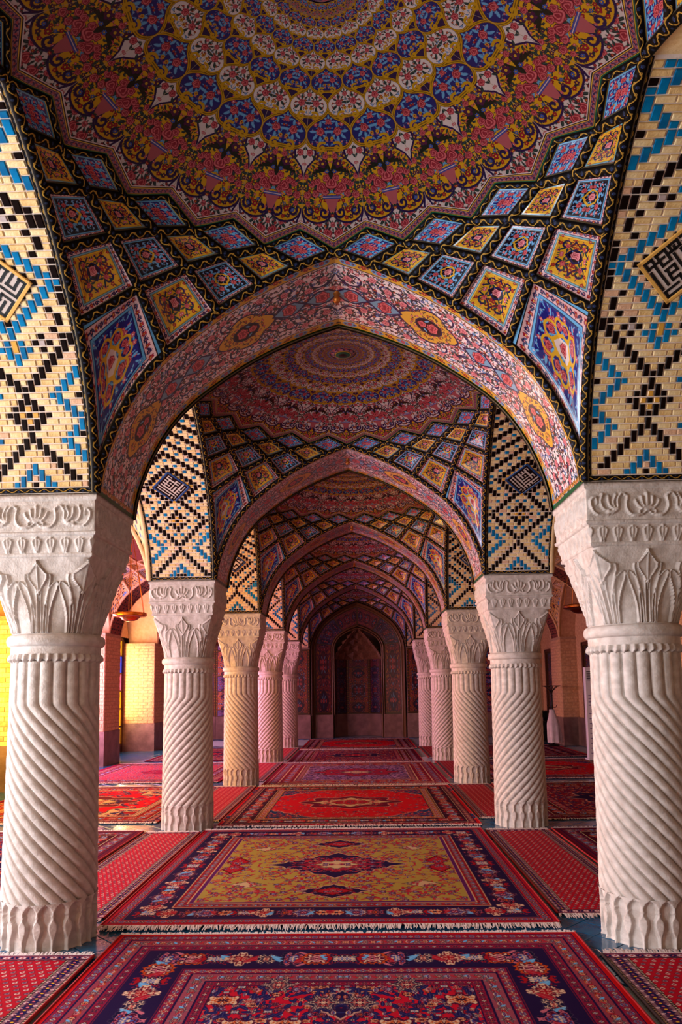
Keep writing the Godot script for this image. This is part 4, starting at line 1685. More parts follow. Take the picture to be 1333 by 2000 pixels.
func brick_material(what: int, dice: int) -> String:
	if what == 1:
		return "tile_blue" if dice < 7 else "tile_teal"
	if what == 2:
		return "tile_black"
	if what == 3:
		return "tile_gold"
	if what == 4:
		return "tile_grey"
	return "brick_a" if dice < 4 else ("brick_b" if dice < 9 else "brick_c")


# ---------------------------------------------------------------- vaults

var node_r := []
var node_y := []

func vault_node(l: int, j: int) -> Vector3:      # level 0 is the springing corner at 45 degrees, level 5 the arch apex, level 6 the zigzag's peaks
	var az := deg_to_rad(45.0 + 9.0 * (-l + 2 * j))
	if l == 6:
		az = deg_to_rad(45.0 + 9.0 * (-4 + 2 * j))
	return Vector3(node_r[l] * cos(az), node_y[l], node_r[l] * sin(az))


func edge_curve(l: int, right: bool) -> PackedVector3Array:     # along the arch from level l to level l + 1
	var out := PackedVector3Array()
	var n := 8 if l == 0 else 3
	var x0 := arch_lateral(l)
	var x1 := arch_lateral(l + 1)
	for k in n + 1:
		var q := float(k) / n
		var x := 0.0
		var y := 0.0
		if l == 0:
			var s := lerpf(0.0, arc_of(x1), q)
			var a := arch_at(s)
			x = a[0].x
			y = a[0].y
		else:
			x = lerpf(x0, x1, q)
			y = arch_height(x)
		var d := 2.0 - half_thick(x / 1.6)
		out.append(Vector3(d, y, x) if not right else Vector3(x, y, d))
	return out


func arc_of(lateral: float) -> float:
	for i in arch_pts.size() - 1:
		if arch_pts[i + 1].x <= lateral:
			return lerpf(arch_len[i], arch_len[i + 1], (arch_pts[i].x - lateral) / maxf(1e-6, arch_pts[i].x - arch_pts[i + 1].x))
	return arch_len[-1]


func arch_lateral(l: int) -> float:
	var t := tan(deg_to_rad(45.0 - 9.0 * l))
	var x := 1.6 * t
	for k in 20:
		x = (2.0 - half_thick(x / 1.6)) * t
	return x


func along(c: PackedVector3Array, k: float) -> Vector3:
	var f := k * (c.size() - 1)
	var i := clampi(int(f), 0, c.size() - 2)
	return c[i].lerp(c[i + 1], f - i)


func coffer_mesh(br: PackedVector3Array, bl: PackedVector3Array, top: Vector3, fine: int, deep: float) -> ArrayMesh:
	var rr := br[br.size() - 1]
	var ll := bl[bl.size() - 1]
	var lt := PackedVector3Array([ll, top])
	var rt := PackedVector3Array([rr, top])
	var nn := (rr - ll).cross(top - br[0]).normalized()
	var mid := (rr + ll) * 0.5
	if nn.dot(Vector3(0, 2.6, 0) - mid) < 0:
		nn = -nn
	var at := func(a: float, b: float) -> Vector3:
		var p := along(br, a) * (1 - b) + along(lt, a) * b + along(bl, b) * (1 - a) + along(rt, b) * a
		p -= br[0] * (1 - a) * (1 - b) + rr * a * (1 - b) + ll * (1 - a) * b + top * a * b
		var m := minf(minf(a, b), minf(1 - a, 1 - b))
		var d := 0.0
		if m > 0.055:
			d = deep * (0.20 * smoothstep(0.055, 0.10, m) + 0.80 * maxf(0.0, (m - 0.20) / 0.30))
		return p - nn * d
	var o := MB.new()
	var levels := [0.03, 0.055, 0.10, 0.20, 0.5]
	for k in levels.size() - 1:
		var m0: float = levels[k]
		var m1: float = levels[k + 1]
		for side in 4:
			for s in fine:
				var q0 := float(s) / fine
				var q1 := float(s + 1) / fine
				var uv := []
				for w in [[m0, q0], [m0, q1], [m1, q1], [m1, q0]]:
					var e: float = lerpf(w[0], 1.0 - w[0], w[1])
					match side:
						0: uv.append(Vector2(e, w[0]))
						1: uv.append(Vector2(1.0 - w[0], e))
						2: uv.append(Vector2(1.0 - e, 1.0 - w[0]))
						3: uv.append(Vector2(w[0], 1.0 - e))
				var ps := []
				for u in uv:
					ps.append(at.call(u.x, u.y))
				if (ps[2] - ps[0]).cross(ps[3] - ps[1]).dot(nn) < 0:
					o.quad(ps[3], ps[2], ps[1], ps[0], uv[3], uv[2], uv[1], uv[0])
				else:
					o.quad(ps[0], ps[1], ps[2], ps[3], uv[0], uv[1], uv[2], uv[3])
	return o.mesh()


func rib_mesh(c: PackedVector3Array, half: float, high: float) -> ArrayMesh:
	var p := PackedVector3Array()
	var uv := PackedVector2Array()
	var run := 0.0
	for i in c.size():
		if i > 0:
			run += c[i].distance_to(c[i - 1])
		var tg := (c[mini(i + 1, c.size() - 1)] - c[maxi(i - 1, 0)]).normalized()
		var nn := (Vector3(0, 2.4, 0) - c[i]).normalized()
		var w := tg.cross(nn).normalized()
		nn = w.cross(tg).normalized()
		for q in [[-1.0, -0.5], [-0.8, 0.55], [0.0, 1.0], [0.8, 0.55], [1.0, -0.5]]:
			p.append(c[i] + w * half * q[0] + nn * high * q[1])
			uv.append(Vector2(run / 0.19, q[0] * 0.5 + 0.5))
	var b := MB.new()
	b.grid(p, c.size(), 5, uv)
	return b.mesh()


func dome_height(r: float) -> float:
	return 4.985 - 0.40 * pow(r / 1.4, 2.0)


var corner_coffers := []    # [mesh, row]
var corner_ribs := []
var corner_bands := []
var gore: ArrayMesh
var boss: ArrayMesh

func make_vault_pieces() -> void:
	for l in 6:
		var x := arch_lateral(l)
		node_r.append((2.0 - half_thick(x / 1.6)) / cos(deg_to_rad(45.0 - 9.0 * l)))
		node_y.append(SPRING if l == 0 else arch_height(x))
	node_r.append(1.405)
	node_y.append(4.605)
	for row in range(1, 6):
		for i in row:
			var bottom := vault_node(row - 1, i)
			var left := vault_node(row, i)
			var right := vault_node(row, i + 1)
			var top := vault_node(row + 1, i + 1) if row < 5 else vault_node(6, i)
			var bl := PackedVector3Array([bottom, left])
			var br := PackedVector3Array([bottom, right])
			if i == 0:
				bl = edge_curve(row - 1, false)
			if i == row - 1:
				br = edge_curve(row - 1, true)
			var size := top.distance_to(bottom)
			corner_coffers.append([coffer_mesh(br, bl, top, 8 if row == 1 else 3, clampf(size * 0.16, 0.03, 0.085)), row])
			for e in [[bl, i == 0], [br, i == row - 1]]:
				if row == 1 or e[1]:
					corner_ribs.append(rib_mesh(e[0], 0.030, 0.020))
			corner_ribs.append(rib_mesh(PackedVector3Array([left, top]), 0.031 if row < 5 else 0.018, 0.024))
			corner_ribs.append(rib_mesh(PackedVector3Array([right, top]), 0.031 if row < 5 else 0.018, 0.024))
	for i in 5:                       # the zigzag hem of the dome
		for s in 2:
			var dip := vault_node(5, i + s)
			var peak := vault_node(6, i)
			var ad := atan2(dip.z, dip.x)
			var ap := atan2(peak.z, peak.x)
			var dip2 := Vector3(cos(ad) * 1.425, dome_height(1.425), sin(ad) * 1.425)
			var peak2 := Vector3(cos(ap) * 1.325, dome_height(1.325), sin(ap) * 1.325)
			var length := dip.distance_to(peak) / 0.30
			var b := MB.new()
			var bulge := ((dip + peak2) * 0.5 + (dip2 + peak) * 0.5) * 0.5
			if s == 0:
				b.quad(dip, peak, peak2, dip2, Vector2(0, 0), Vector2(length, 0), Vector2(length, 1), Vector2(0, 1))
			else:
				b.quad(peak, dip, dip2, peak2, Vector2(length, 0), Vector2(0, 0), Vector2(0, 1), Vector2(length, 1))
			corner_bands.append(b.mesh())
	var p := PackedVector3Array()
	var uv := PackedVector2Array()
	var rows := 26
	var cols := 8
	for i in rows + 1:
		for j in cols + 1:
			var a := lerpf(-9.0, 9.0, float(j) / cols)
			var rim := lerpf(1.425, 1.325, absf(a) / 9.0)
			var r := rim * pow(0.13 / rim, float(i) / rows)
			p.append(Vector3(r * cos(deg_to_rad(a)), dome_height(r), r * sin(deg_to_rad(a))))
			uv.append(Vector2(float(j) / cols, clampf(815.0 * log(1.43 / r) / 2048.0, 0.002, 0.998)))
	var g := MB.new()
	g.grid(p, rows + 1, cols + 1, uv)
	gore = g.mesh()
	var bo := MB.new()
	bo.lathe(PackedVector2Array([Vector2(0.001, 4.955), Vector2(0.06, 4.965), Vector2(0.11, 4.975), Vector2(0.135, 4.99)]), 20)
	boss = bo.mesh()


func build_vaults() -> void:
	make_vault_pieces()
	var kinds := {1: 3, 2: 0, 3: 1, 4: 0, 5: 2}
	for b in BAYS:
		var o := thing("ceiling", "painted tile dome with lozenge coffers over nave bay, %s from the front" % ORDINAL[2 - b], "ceiling", Vector3(0, 0, 4.0 * b - 2.0), "", "structure")
		for k in 4:
			var xf := Transform3D(Basis(Vector3.UP, k * PI / 2), Vector3.ZERO)
			for c in corner_coffers:
				part(o, "coffer", c[0], M["coffer%d" % kinds[c[1]]], xf)
			for m in corner_ribs:
				part(o, "rib", m, M.rib, xf)
			for m in corner_bands:
				part(o, "zigzag_tile", m, M.zigzag, xf)
		for k in 20:
			part(o, "dome_panel", gore, M.dome if b >= 1 else M.dome_rose, Transform3D(Basis(Vector3.UP, k * PI / 10), Vector3.ZERO))
		part(o, "boss", boss, M.zigzag)
		for side in [-1, 1]:
			var a := thing("aisle_ceiling", "lattice vault with star tiles over the %s aisle bay, %s from the front" % ["left" if side < 0 else "right", ORDINAL[2 - b]], "ceiling", Vector3(4.0 * side, 0, 4.0 * b - 2.0), "", "structure")
			var seen: bool = b <= 0 and b >= -2
			var st := SurfaceTool.new()
			var sr := SurfaceTool.new()
			for k in 4:
				var xf := Transform3D(Basis(Vector3.UP, k * PI / 2), Vector3.ZERO)
				for c in corner_coffers:
					if seen:
						part(a, "star_panel", c[0], M.star if c[1] != 3 else M.star_blue, xf)
					else:
						st.append_from(c[0], 0, xf)
				for m in corner_ribs:
					if seen:
						part(a, "rib", m, M.cream, xf)
					else:
						sr.append_from(m, 0, xf)
			if not seen:
				stuff(a, "star_panels", st.commit(), M.star)
				stuff(a, "rib_lattice", sr.commit(), M.cream)
			var sd := SurfaceTool.new()
			for k in 20:
				sd.append_from(gore, 0, Transform3D(Basis(Vector3.UP, k * PI / 10), Vector3.ZERO))
			for k in 4:
				for m in corner_bands:
					sd.append_from(m, 0, Transform3D(Basis(Vector3.UP, k * PI / 2), Vector3.ZERO))
			part(a, "dome_shell", sd.commit(), M.soffit_red)


# ---------------------------------------------------------------- the end wall with its prayer niche

# a band of tiles between two pointed outlines that share their parameter; both run from foot to apex on the right hand side
func niche_outline(half: float, spring: float, apex: float, foot: float) -> PackedVector2Array:
	var out := PackedVector2Array([Vector2(half, foot), Vector2(half, lerpf(foot, spring, 0.5)), Vector2(half, spring)])
	for k in range(1, 13):
		var s := arch_len[arch_len.size() - 1] * k / 12.0
		var a := arch_at(s)
		out.append(Vector2(a[0].x / 1.6 * half, lerpf(spring, apex, (a[0].y - 2.95) / 1.57)))
	return out


func band_mesh(a: PackedVector2Array, b: PackedVector2Array, za: float, zb: float, i0: int, i1: int, side: float) -> ArrayMesh:
	var p := PackedVector3Array()
	var uv := PackedVector2Array()
	for i in range(i0, i1 + 1):
		p.append(Vector3(a[i].x * side, a[i].y, za))
		p.append(Vector3(b[i].x * side, b[i].y, zb))
		var run := float(i - i0) / (i1 - i0)
		uv.append(Vector2(0, 1.0 - run))
		uv.append(Vector2(1, 1.0 - run))
	var m := MB.new()
	m.grid(p, i1 - i0 + 1, 2, uv, side > 0)
	return m.mesh()


func build_end_wall() -> void:
	var w := thing("wall_end", "far end wall of the nave, tiled round a deep pointed prayer niche", "wall", Vector3(0, 0, 0), "", "structure")
	part(w, "masonry", box_mesh(Vector3(13.6, 5.4, 0.4)), M.plaster, Transform3D(Basis(), Vector3(0, 2.5, -21.3)))
	var outer := niche_outline(1.54, 2.95, 4.46, 0.0)
	var mid := niche_outline(1.46, 2.95, 4.38, 0.0)
	var inner := niche_outline(0.86, 2.98, 3.72, 0.0)
	var lip := niche_outline(0.80, 2.98, 3.64, 0.0)
	var deep := niche_outline(0.78, 2.98, 3.62, 0.0)
	var mid_t := niche_outline(1.46, 2.95, 4.38, 0.75)
	var inner_t := niche_outline(0.86, 2.98, 3.72, 0.75)
	for side in [-1.0, 1.0]:
		# gilt rope mouldings
		for o in [[outer, -19.70, 0.035], [mid, -19.82, 0.03], [inner, -19.93, 0.028], [lip, -19.95, 0.022]]:
			var pts := PackedVector3Array()
			for q in o[0]:
				pts.append(Vector3(q.x * side, q.y, o[1]))
			var t := MB.new()
			t.tube(pts, o[2], 8)
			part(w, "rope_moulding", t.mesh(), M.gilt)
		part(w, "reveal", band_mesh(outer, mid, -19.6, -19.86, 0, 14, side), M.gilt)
		part(w, "tile_band", band_mesh(mid_t, inner_t, -19.86, -19.96, 0, 3, side), M.panel_c)
		part(w, "tile_band", band_mesh(mid_t, inner_t, -19.86, -19.96, 3, 9, side), M.panel_b)
		part(w, "tile_band", band_mesh(mid_t, inner_t, -19.86, -19.96, 9, 14, side), M.panel_c)
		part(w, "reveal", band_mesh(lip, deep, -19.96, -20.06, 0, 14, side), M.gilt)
		var slab := MB.new()
		slab.box(Vector3(1.16 * side, 0.375, -19.86), Vector3(0.62, 0.75, 0.06))
		part(w, "dado_slab", slab.mesh(), M.dado)
	# the niche: five upright faces, each a stone slab below and a tile panel above
	var plan := [Vector2(0.80, -20.02), Vector2(0.74, -20.42), Vector2(0.40, -20.72), Vector2(-0.40, -20.72), Vector2(-0.74, -20.42), Vector2(-0.80, -20.02)]
	for k in 5:
		var a: Vector2 = plan[k]
		var b: Vector2 = plan[k + 1]
		var f := MB.new()
		f.quad(Vector3(b.x, 0.75, b.y), Vector3(a.x, 0.75, a.y), Vector3(a.x, 2.35, a.y), Vector3(b.x, 2.35, b.y))
		part(w, "niche_panel", f.mesh(), M.panel_a if k % 2 == 0 else M.panel_b)
		var d := MB.new()
		d.quad(Vector3(b.x, 0.0, b.y), Vector3(a.x, 0.0, a.y), Vector3(a.x, 0.745, a.y), Vector3(b.x, 0.745, b.y))
		part(w, "dado_slab", d.mesh(), M.dado)
		var f2 := MB.new()
		f2.quad(Vector3(b.x, 2.35, b.y), Vector3(a.x, 2.35, a.y), Vector3(a.x, 2.62, a.y), Vector3(b.x, 2.62, b.y), Vector2(0, 0.8), Vector2(1, 0.8), Vector2(1, 0.5), Vector2(0, 0.5))
		part(w, "frieze_tile", f2.mesh(), M.panel_c)
	# tiers of hanging cells
	var tiers := [[0.80, 2.60, 7], [0.66, 2.86, 6], [0.50, 3.08, 5], [0.34, 3.28, 4], [0.18, 3.46, 3]]
	for t in tiers.size():
		var r0: float = tiers[t][0]
		var y0: float = tiers[t][1]
		var r1: float = tiers[t + 1][0] if t + 1 < tiers.size() else 0.02
		var y1: float = tiers[t + 1][1] if t + 1 < tiers.size() else 3.62
		var n: int = tiers[t][2]
		for k in n:
			var a0 := PI * k / n
			var a1 := PI * (k + 1) / n
			var am := (a0 + a1) * 0.5
			var pt := func(a: float, r: float, y: float) -> Vector3: return Vector3(cos(a) * r, y, -20.0 - sin(a) * r * 0.86)
			var c := MB.new()
			var bl: Vector3 = pt.call(a0, r0, y0)
			var br: Vector3 = pt.call(a1, r0, y0)
			var tl: Vector3 = pt.call(a0, r1 + 0.02, y1)
			var tr: Vector3 = pt.call(a1, r1 + 0.02, y1)
			var hollow: Vector3 = pt.call(am, r0 + 0.07, lerpf(y0, y1, 0.55))
			var lip_m: Vector3 = pt.call(am, r1, y1 + 0.02)
			c.tri(br, bl, hollow)
			c.tri(bl, tl, hollow)
			c.tri(tr, br, hollow)
			c.tri(tl, lip_m, hollow)
			c.tri(lip_m, tr, hollow)
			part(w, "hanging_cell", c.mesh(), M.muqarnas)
	# engaged piers and the aisle end walls, tiled in bands
	for side in [-1.0, 1.0]:
		var where := "left" if side < 0 else "right"
		var p := thing("end_pier", "tiled half pier at the %s end of the arcade beside the prayer niche" % where, "pier", Vector3(2.0 * side, 0, -20.0), "", "structure")
		part(p, "core", box_mesh(Vector3(0.8, 2.95, 0.78)), M.plaster, Transform3D(Basis(), Vector3(0, 1.475, -0.05)))
		var q := MB.new()
		q.block(Vector3(0, 1.85, 0.36), Vector3(0.79, 2.15, 0.08), 0.01)
		part(p, "tile_panel", q.mesh(), M.panel_a)
		part(p, "dado_slab", box_mesh(Vector3(0.82, 0.75, 0.1)), M.dado, Transform3D(Basis(), Vector3(0, 0.375, 0.38)))
		var e := thing("wall_end", "tiled end wall of the %s aisle in blue and rose bands" % where, "wall", Vector3(4.0 * side, 0, -19.95), "", "structure")
		part(e, "masonry", box_mesh(Vector3(4.4, 5.2, 0.3)), M.plaster, Transform3D(Basis(), Vector3(0, 2.6, -0.2)))
		var y := 0.75
		for band in [[0.22, "panel_d"], [0.62, "panel_e"], [0.52, "panel_d"], [0.85, "panel_e"], [0.60, "panel_d"], [0.75, "panel_e"]]:
			for k in 4:
				var g := MB.new()
				var x := -1.6 + 0.8 * k
				g.quad(Vector3(x, y, 0), Vector3(x + 0.79, y, 0), Vector3(x + 0.79, y + band[0] - 0.01, 0), Vector3(x, y + band[0] - 0.01, 0), Vector2(0, 0.5), Vector2(1, 0.5), Vector2(1, 0), Vector2(0, 0))
				part(e, "tile_panel", g.mesh(), M[band[1]])
			y += band[0]
		for k in 4:
			part(e, "dado_slab", box_mesh(Vector3(0.79, 0.74, 0.06)), M.dado, Transform3D(Basis(), Vector3(-1.2 + 0.8 * k, 0.37, 0)))


# ---------------------------------------------------------------- side walls: piers, windows, niches

func brick_face(m: MB, at: Vector3, ux: Vector3, uy: Vector3, w: float, h: float, bw: float, bh: float) -> void:
	var nn := ux.cross(uy)
	var rows := int(h / bh)
	for r in rows:
		var x := -bw * 0.5 if r % 2 else 0.0
		while x < w - 0.02:
			var a := maxf(x, 0.0)
			var b := minf(x + bw, w)
			if b - a > 0.03:
				m.block(at + ux * (a + b) * 0.5 + uy * (r + 0.5) * bh, Vector3(b - a - 0.010, bh - 0.010, 0.012), 0.003, Basis(ux, uy, nn))
			x += bw


func build_side_walls() -> void:
	var X := Vector3(1, 0, 0)
	var Y := Vector3(0, 1, 0)
	var Z := Vector3(0, 0, 1)
	for side in [-1, 1]:
		var where := "left" if side < 0 else "right"
		var wl := thing("wall_" + where, "outer brick wall of the %s aisle" % where, "wall", Vector3.ZERO, "", "structure")
		part(wl, "masonry", box_mesh(Vector3(0.4, 5.4, 29.4)), M.wall_brick, Transform3D(Basis(), Vector3((6.85 if side < 0 else 6.35) * side, 2.6, -6.2)))
		for k in range(2, -6, -1):
			var pz: float = 4.0 * k + (0.1 if side < 0 else -0.05)
			var p := thing("wall_pier", "brick pier of the %s aisle wall with stone foot, %s from the front" % [where, ORDINAL[2 - k]], "pier", Vector3(0, 0, pz), "", "structure")
			part(p, "core", box_mesh(Vector3(1.05, 2.95, 1.06)), M.wall_joint, Transform3D(Basis(), Vector3(6.13 * side, 1.475, 0)))
			part(p, "stone_foot", box_mesh(Vector3(1.09, 0.75, 1.10)), M.dado, Transform3D(Basis(), Vector3(6.13 * side, 0.375, 0)))
			if k > 0 or k < -4:
				continue
			if side < 0 and k == -2:
				var rows := int(2.2 / 0.082)
				for r in rows:
					for c in 4:
						var x0: float = clampf(c * 0.26 - (0.13 if r % 2 else 0.0), 0.0, 0.95)
						var x1: float = clampf((c + 1) * 0.26 - (0.13 if r % 2 else 0.0), 0.0, 0.95)
						if x1 - x0 < 0.04:
							continue
						var one := MB.new()
						one.block(Vector3.ZERO, Vector3(x1 - x0 - 0.01, 0.072, 0.012), 0.003)
						part(p, "brick", one.mesh(), M.brick_b if (r + c) % 3 else M.wall_brick, Transform3D(Basis(), Vector3(-6.555 + (x0 + x1) * 0.5, 0.79 + r * 0.082, 0.534)))
				var m1 := MB.new()
				brick_face(m1, Vector3(-5.603, 0.75, 0.53), -Z, Y, 1.06, 2.2, 0.26, 0.082)
				stuff(p, "brickwork", m1.mesh(), M.wall_brick)
			elif side < 0:
				var m2 := MB.new()
				brick_face(m2, Vector3(-6.555, 0.75, 0.532), X, Y, 0.95, 2.2, 0.26, 0.082)
				brick_face(m2, Vector3(-5.603, 0.75, 0.53), -Z, Y, 1.06, 2.2, 0.26, 0.082)
				stuff(p, "brickwork", m2.mesh(), M.wall_brick)
			else:
				var m3 := MB.new()
				brick_face(m3, Vector3(5.603, 0.75, 0.532), X, Y, 0.95, 2.2, 0.26, 0.082)
				brick_face(m3, Vector3(5.603, 0.75, -0.53), Z, Y, 1.06, 2.2, 0.26, 0.082)
				stuff(p, "brickwork", m3.mesh(), M.wall_brick)
		for b in BAYS:
			var cz: float = 4.0 * b - 2.0 + (0.1 if side < 0 else -0.05)
			if side < 0:
				stained_window(b, cz)
			else:
				wall_niche(b, cz)


func stained_window(b: int, cz: float) -> void:
	var w := thing("window_%d" % (3 - b), "stained glass window of the left wall in its brick recess, %s from the front" % ORDINAL[2 - b], "window", Vector3(-6.52, 0, cz), "", "structure")
	var fr := MB.new()
	for q in [-1.47, 1.47]:
		fr.box(Vector3(0, 1.55, q), Vector3(0.12, 3.1, 0.08))
	for q in [0.10, 3.06]:
		fr.box(Vector3(0, q, 0), Vector3(0.12, 0.2 if q < 1 else 0.08, 3.0))
	part(w, "frame", fr.mesh(), M.wood)
	var mull := box_mesh(Vector3(0.08, 2.9, 0.045))
	var trans := box_mesh(Vector3(0.07, 0.04, 2.9))
	for k in 5:
		part(w, "mullion", mull, M.wood, Transform3D(Basis(), Vector3(0, 1.6, -0.98 + 0.49 * k)))
	for k in 5:
		part(w, "transom", trans, M.wood, Transform3D(Basis(), Vector3(0, 0.68 + 0.48 * k, 0)))
	var pane := box_mesh(Vector3(0.012, 0.44, 0.445))
	var tints: Array = WINDOW_GLASS[b]
	for i in 6:
		for j in 6:
			part(w, "pane", pane, M[tints[(i * 2 + j * 3 + (i * j) % 2) % tints.size()]], Transform3D(Basis(), Vector3(0, 0.44 + 0.48 * j, -1.225 + 0.49 * i)))
	# the pale lunette above
	var lu := MB.new()
	for half in [-1.0, 1.0]:
		for i in arch_pts.size() - 1:
			var p0 := arch_pts[i]
			var p1 := arch_pts[i + 1]
			lu.quad(Vector3(0.14, 3.1, p0.x * half), Vector3(0.14, 3.1, p1.x * half), Vector3(0.14, maxf(3.1, p1.y), p1.x * half), Vector3(0.14, maxf(3.1, p0.y), p0.x * half))
	part(w, "lunette", lu.mesh(), M.cream)


func wall_niche(b: int, cz: float) -> void:
	var w := thing("wall_recess", "rose plastered recess of the right wall with dark framed panel, %s from the front" % ORDINAL[2 - b], "recess", Vector3(6.04, 0, cz), "", "structure")
	var face := MB.new()
	face.box(Vector3(0.06, 2.3, 0), Vector3(0.12, 4.6, 3.1))
	part(w, "plaster", face.mesh(), M.wall_brick)
	part(w, "stone_foot", box_mesh(Vector3(0.16, 0.75, 3.1)), M.dado, Transform3D(Basis(), Vector3(0.02, 0.375, 0)))
	if b > 1 or b < -4:
		return
	var br := MB.new()
	brick_face(br, Vector3(0.0, 0.76, -1.5), Vector3(0, 0, 1), Vector3(0, 1, 0), 3.0, 2.6, 0.26, 0.082)
	stuff(w, "brickwork", br.mesh(), M.wall_brick)
	var fr := MB.new()
	for q in [-0.78, 0.78]:
		fr.box(Vector3(-0.03, 1.75, q), Vector3(0.07, 2.0, 0.10))
	fr.box(Vector3(-0.03, 2.70, 0), Vector3(0.07, 0.10, 1.66))
	part(w, "frame", fr.mesh(), M.wood)
	var pn := MB.new()
	pn.quad(Vector3(-0.02, 0.76, -0.73), Vector3(-0.02, 0.76, 0.73), Vector3(-0.02, 2.66, 0.73), Vector3(-0.02, 2.66, -0.73))
	part(w, "panel", pn.mesh(), M.panel_b)


# ---------------------------------------------------------------- carpets

func lay_carpet(called: String, label: String, x0: float, x1: float, z0: float, z1: float, y: float, m: Material, opts := {}) -> void:
	var c := Vector3((x0 + x1) * 0.5, 0, (z0 + z1) * 0.5)
	var o := thing(called, label, "carpet", c, opts.get("group", "carpets on the floor of the hall"))
	o.rotation.y = opts.get("turn", 0.0)
	var w := x1 - x0
	var d := absf(z1 - z0)
	var r := RandomNumberGenerator.new()
	r.seed = hash(label)
	var f := FastNoiseLite.new()
	f.seed = r.randi() % 1000
	f.frequency = 0.7
	var nx := 24
	var nz := 28
	var p := PackedVector3Array()
	var uv := PackedVector2Array()
	var lift := func(x: float, z: float) -> float: return y + 0.011 + 0.0022 * f.get_noise_2d(x * 1.6, z * 1.6)
	for i in nz + 1:
		for j in nx + 1:
			var x := w * (float(j) / nx - 0.5)
			var z := d * (0.5 - float(i) / nz)
			p.append(Vector3(x, lift.call(x, z), z))
			uv.append(Vector2(float(j) / nx, 1.0 - float(i) / nz))
	var b := MB.new()
	b.grid(p, nz + 1, nx + 1, uv)
	for e in [[Vector3(-w / 2, 0, d / 2), Vector3(w / 2, 0, d / 2)], [Vector3(w / 2, 0, -d / 2), Vector3(-w / 2, 0, -d / 2)]]:
		b.quad(e[0] + Vector3(0, y, 0), e[1] + Vector3(0, y, 0), e[1] + Vector3(0, y + 0.011, 0), e[0] + Vector3(0, y + 0.011, 0), Vector2(0, 0.99), Vector2(1, 0.99), Vector2(1, 0.985), Vector2(0, 0.985))
	part(o, "pile", b.mesh(), m)
	var edge: Material = opts.get("edge", M.selvedge)
	for s in [-1.0, 1.0]:
		var pts := PackedVector3Array()
		for k in 13:
			var z := d * (0.5 - k / 12.0)
			pts.append(Vector3(s * (w / 2 + 0.004), lift.call(s * w / 2, z) - 0.005, z))
		var t := MB.new()
		t.tube(pts, 0.010, 6)
		part(o, "selvedge", t.mesh(), edge)
	if opts.get("fringe", true):
		for s in [-1.0, 1.0]:
			var t := MB.new()
			var x := -w / 2
			var long: float = opts.get("long", 0.075)
			while x < w / 2:
				var a := Vector3(x, y + 0.010, s * d / 2)
				var l := long * r.randf_range(0.6, 1.15)
				var sway := r.randf_range(-0.025, 0.025)
				var tip := a + Vector3(sway, -0.006 + r.randf_range(0, 0.008), s * l)
				var mid := (a + tip) * 0.5 + Vector3(r.randf_range(-0.006, 0.006), r.randf_range(0.003, 0.012), 0)
				var wd := r.randf_range(0.0035, 0.006)
				var e := Vector3(wd, 0, 0)
				if s > 0:
					t.quad(mid - e, mid + e, a + e, a - e)
					t.quad(tip - e * 0.6, tip + e * 0.6, mid + e, mid - e)
				else:
					t.quad(a - e, a + e, mid + e, mid - e)
					t.quad(mid - e, mid + e, tip + e * 0.6, tip - e * 0.6)
				x += r.randf_range(0.0035, 0.008)
			stuff(o, "fringe", t.mesh(), M.fringe)


func cloth_mat(im: Image) -> StandardMaterial3D:
	var m := mat(Color(0.97, 0.96, 0.98), 1.0, im)
	m.metallic_specular = 0.15
	return m


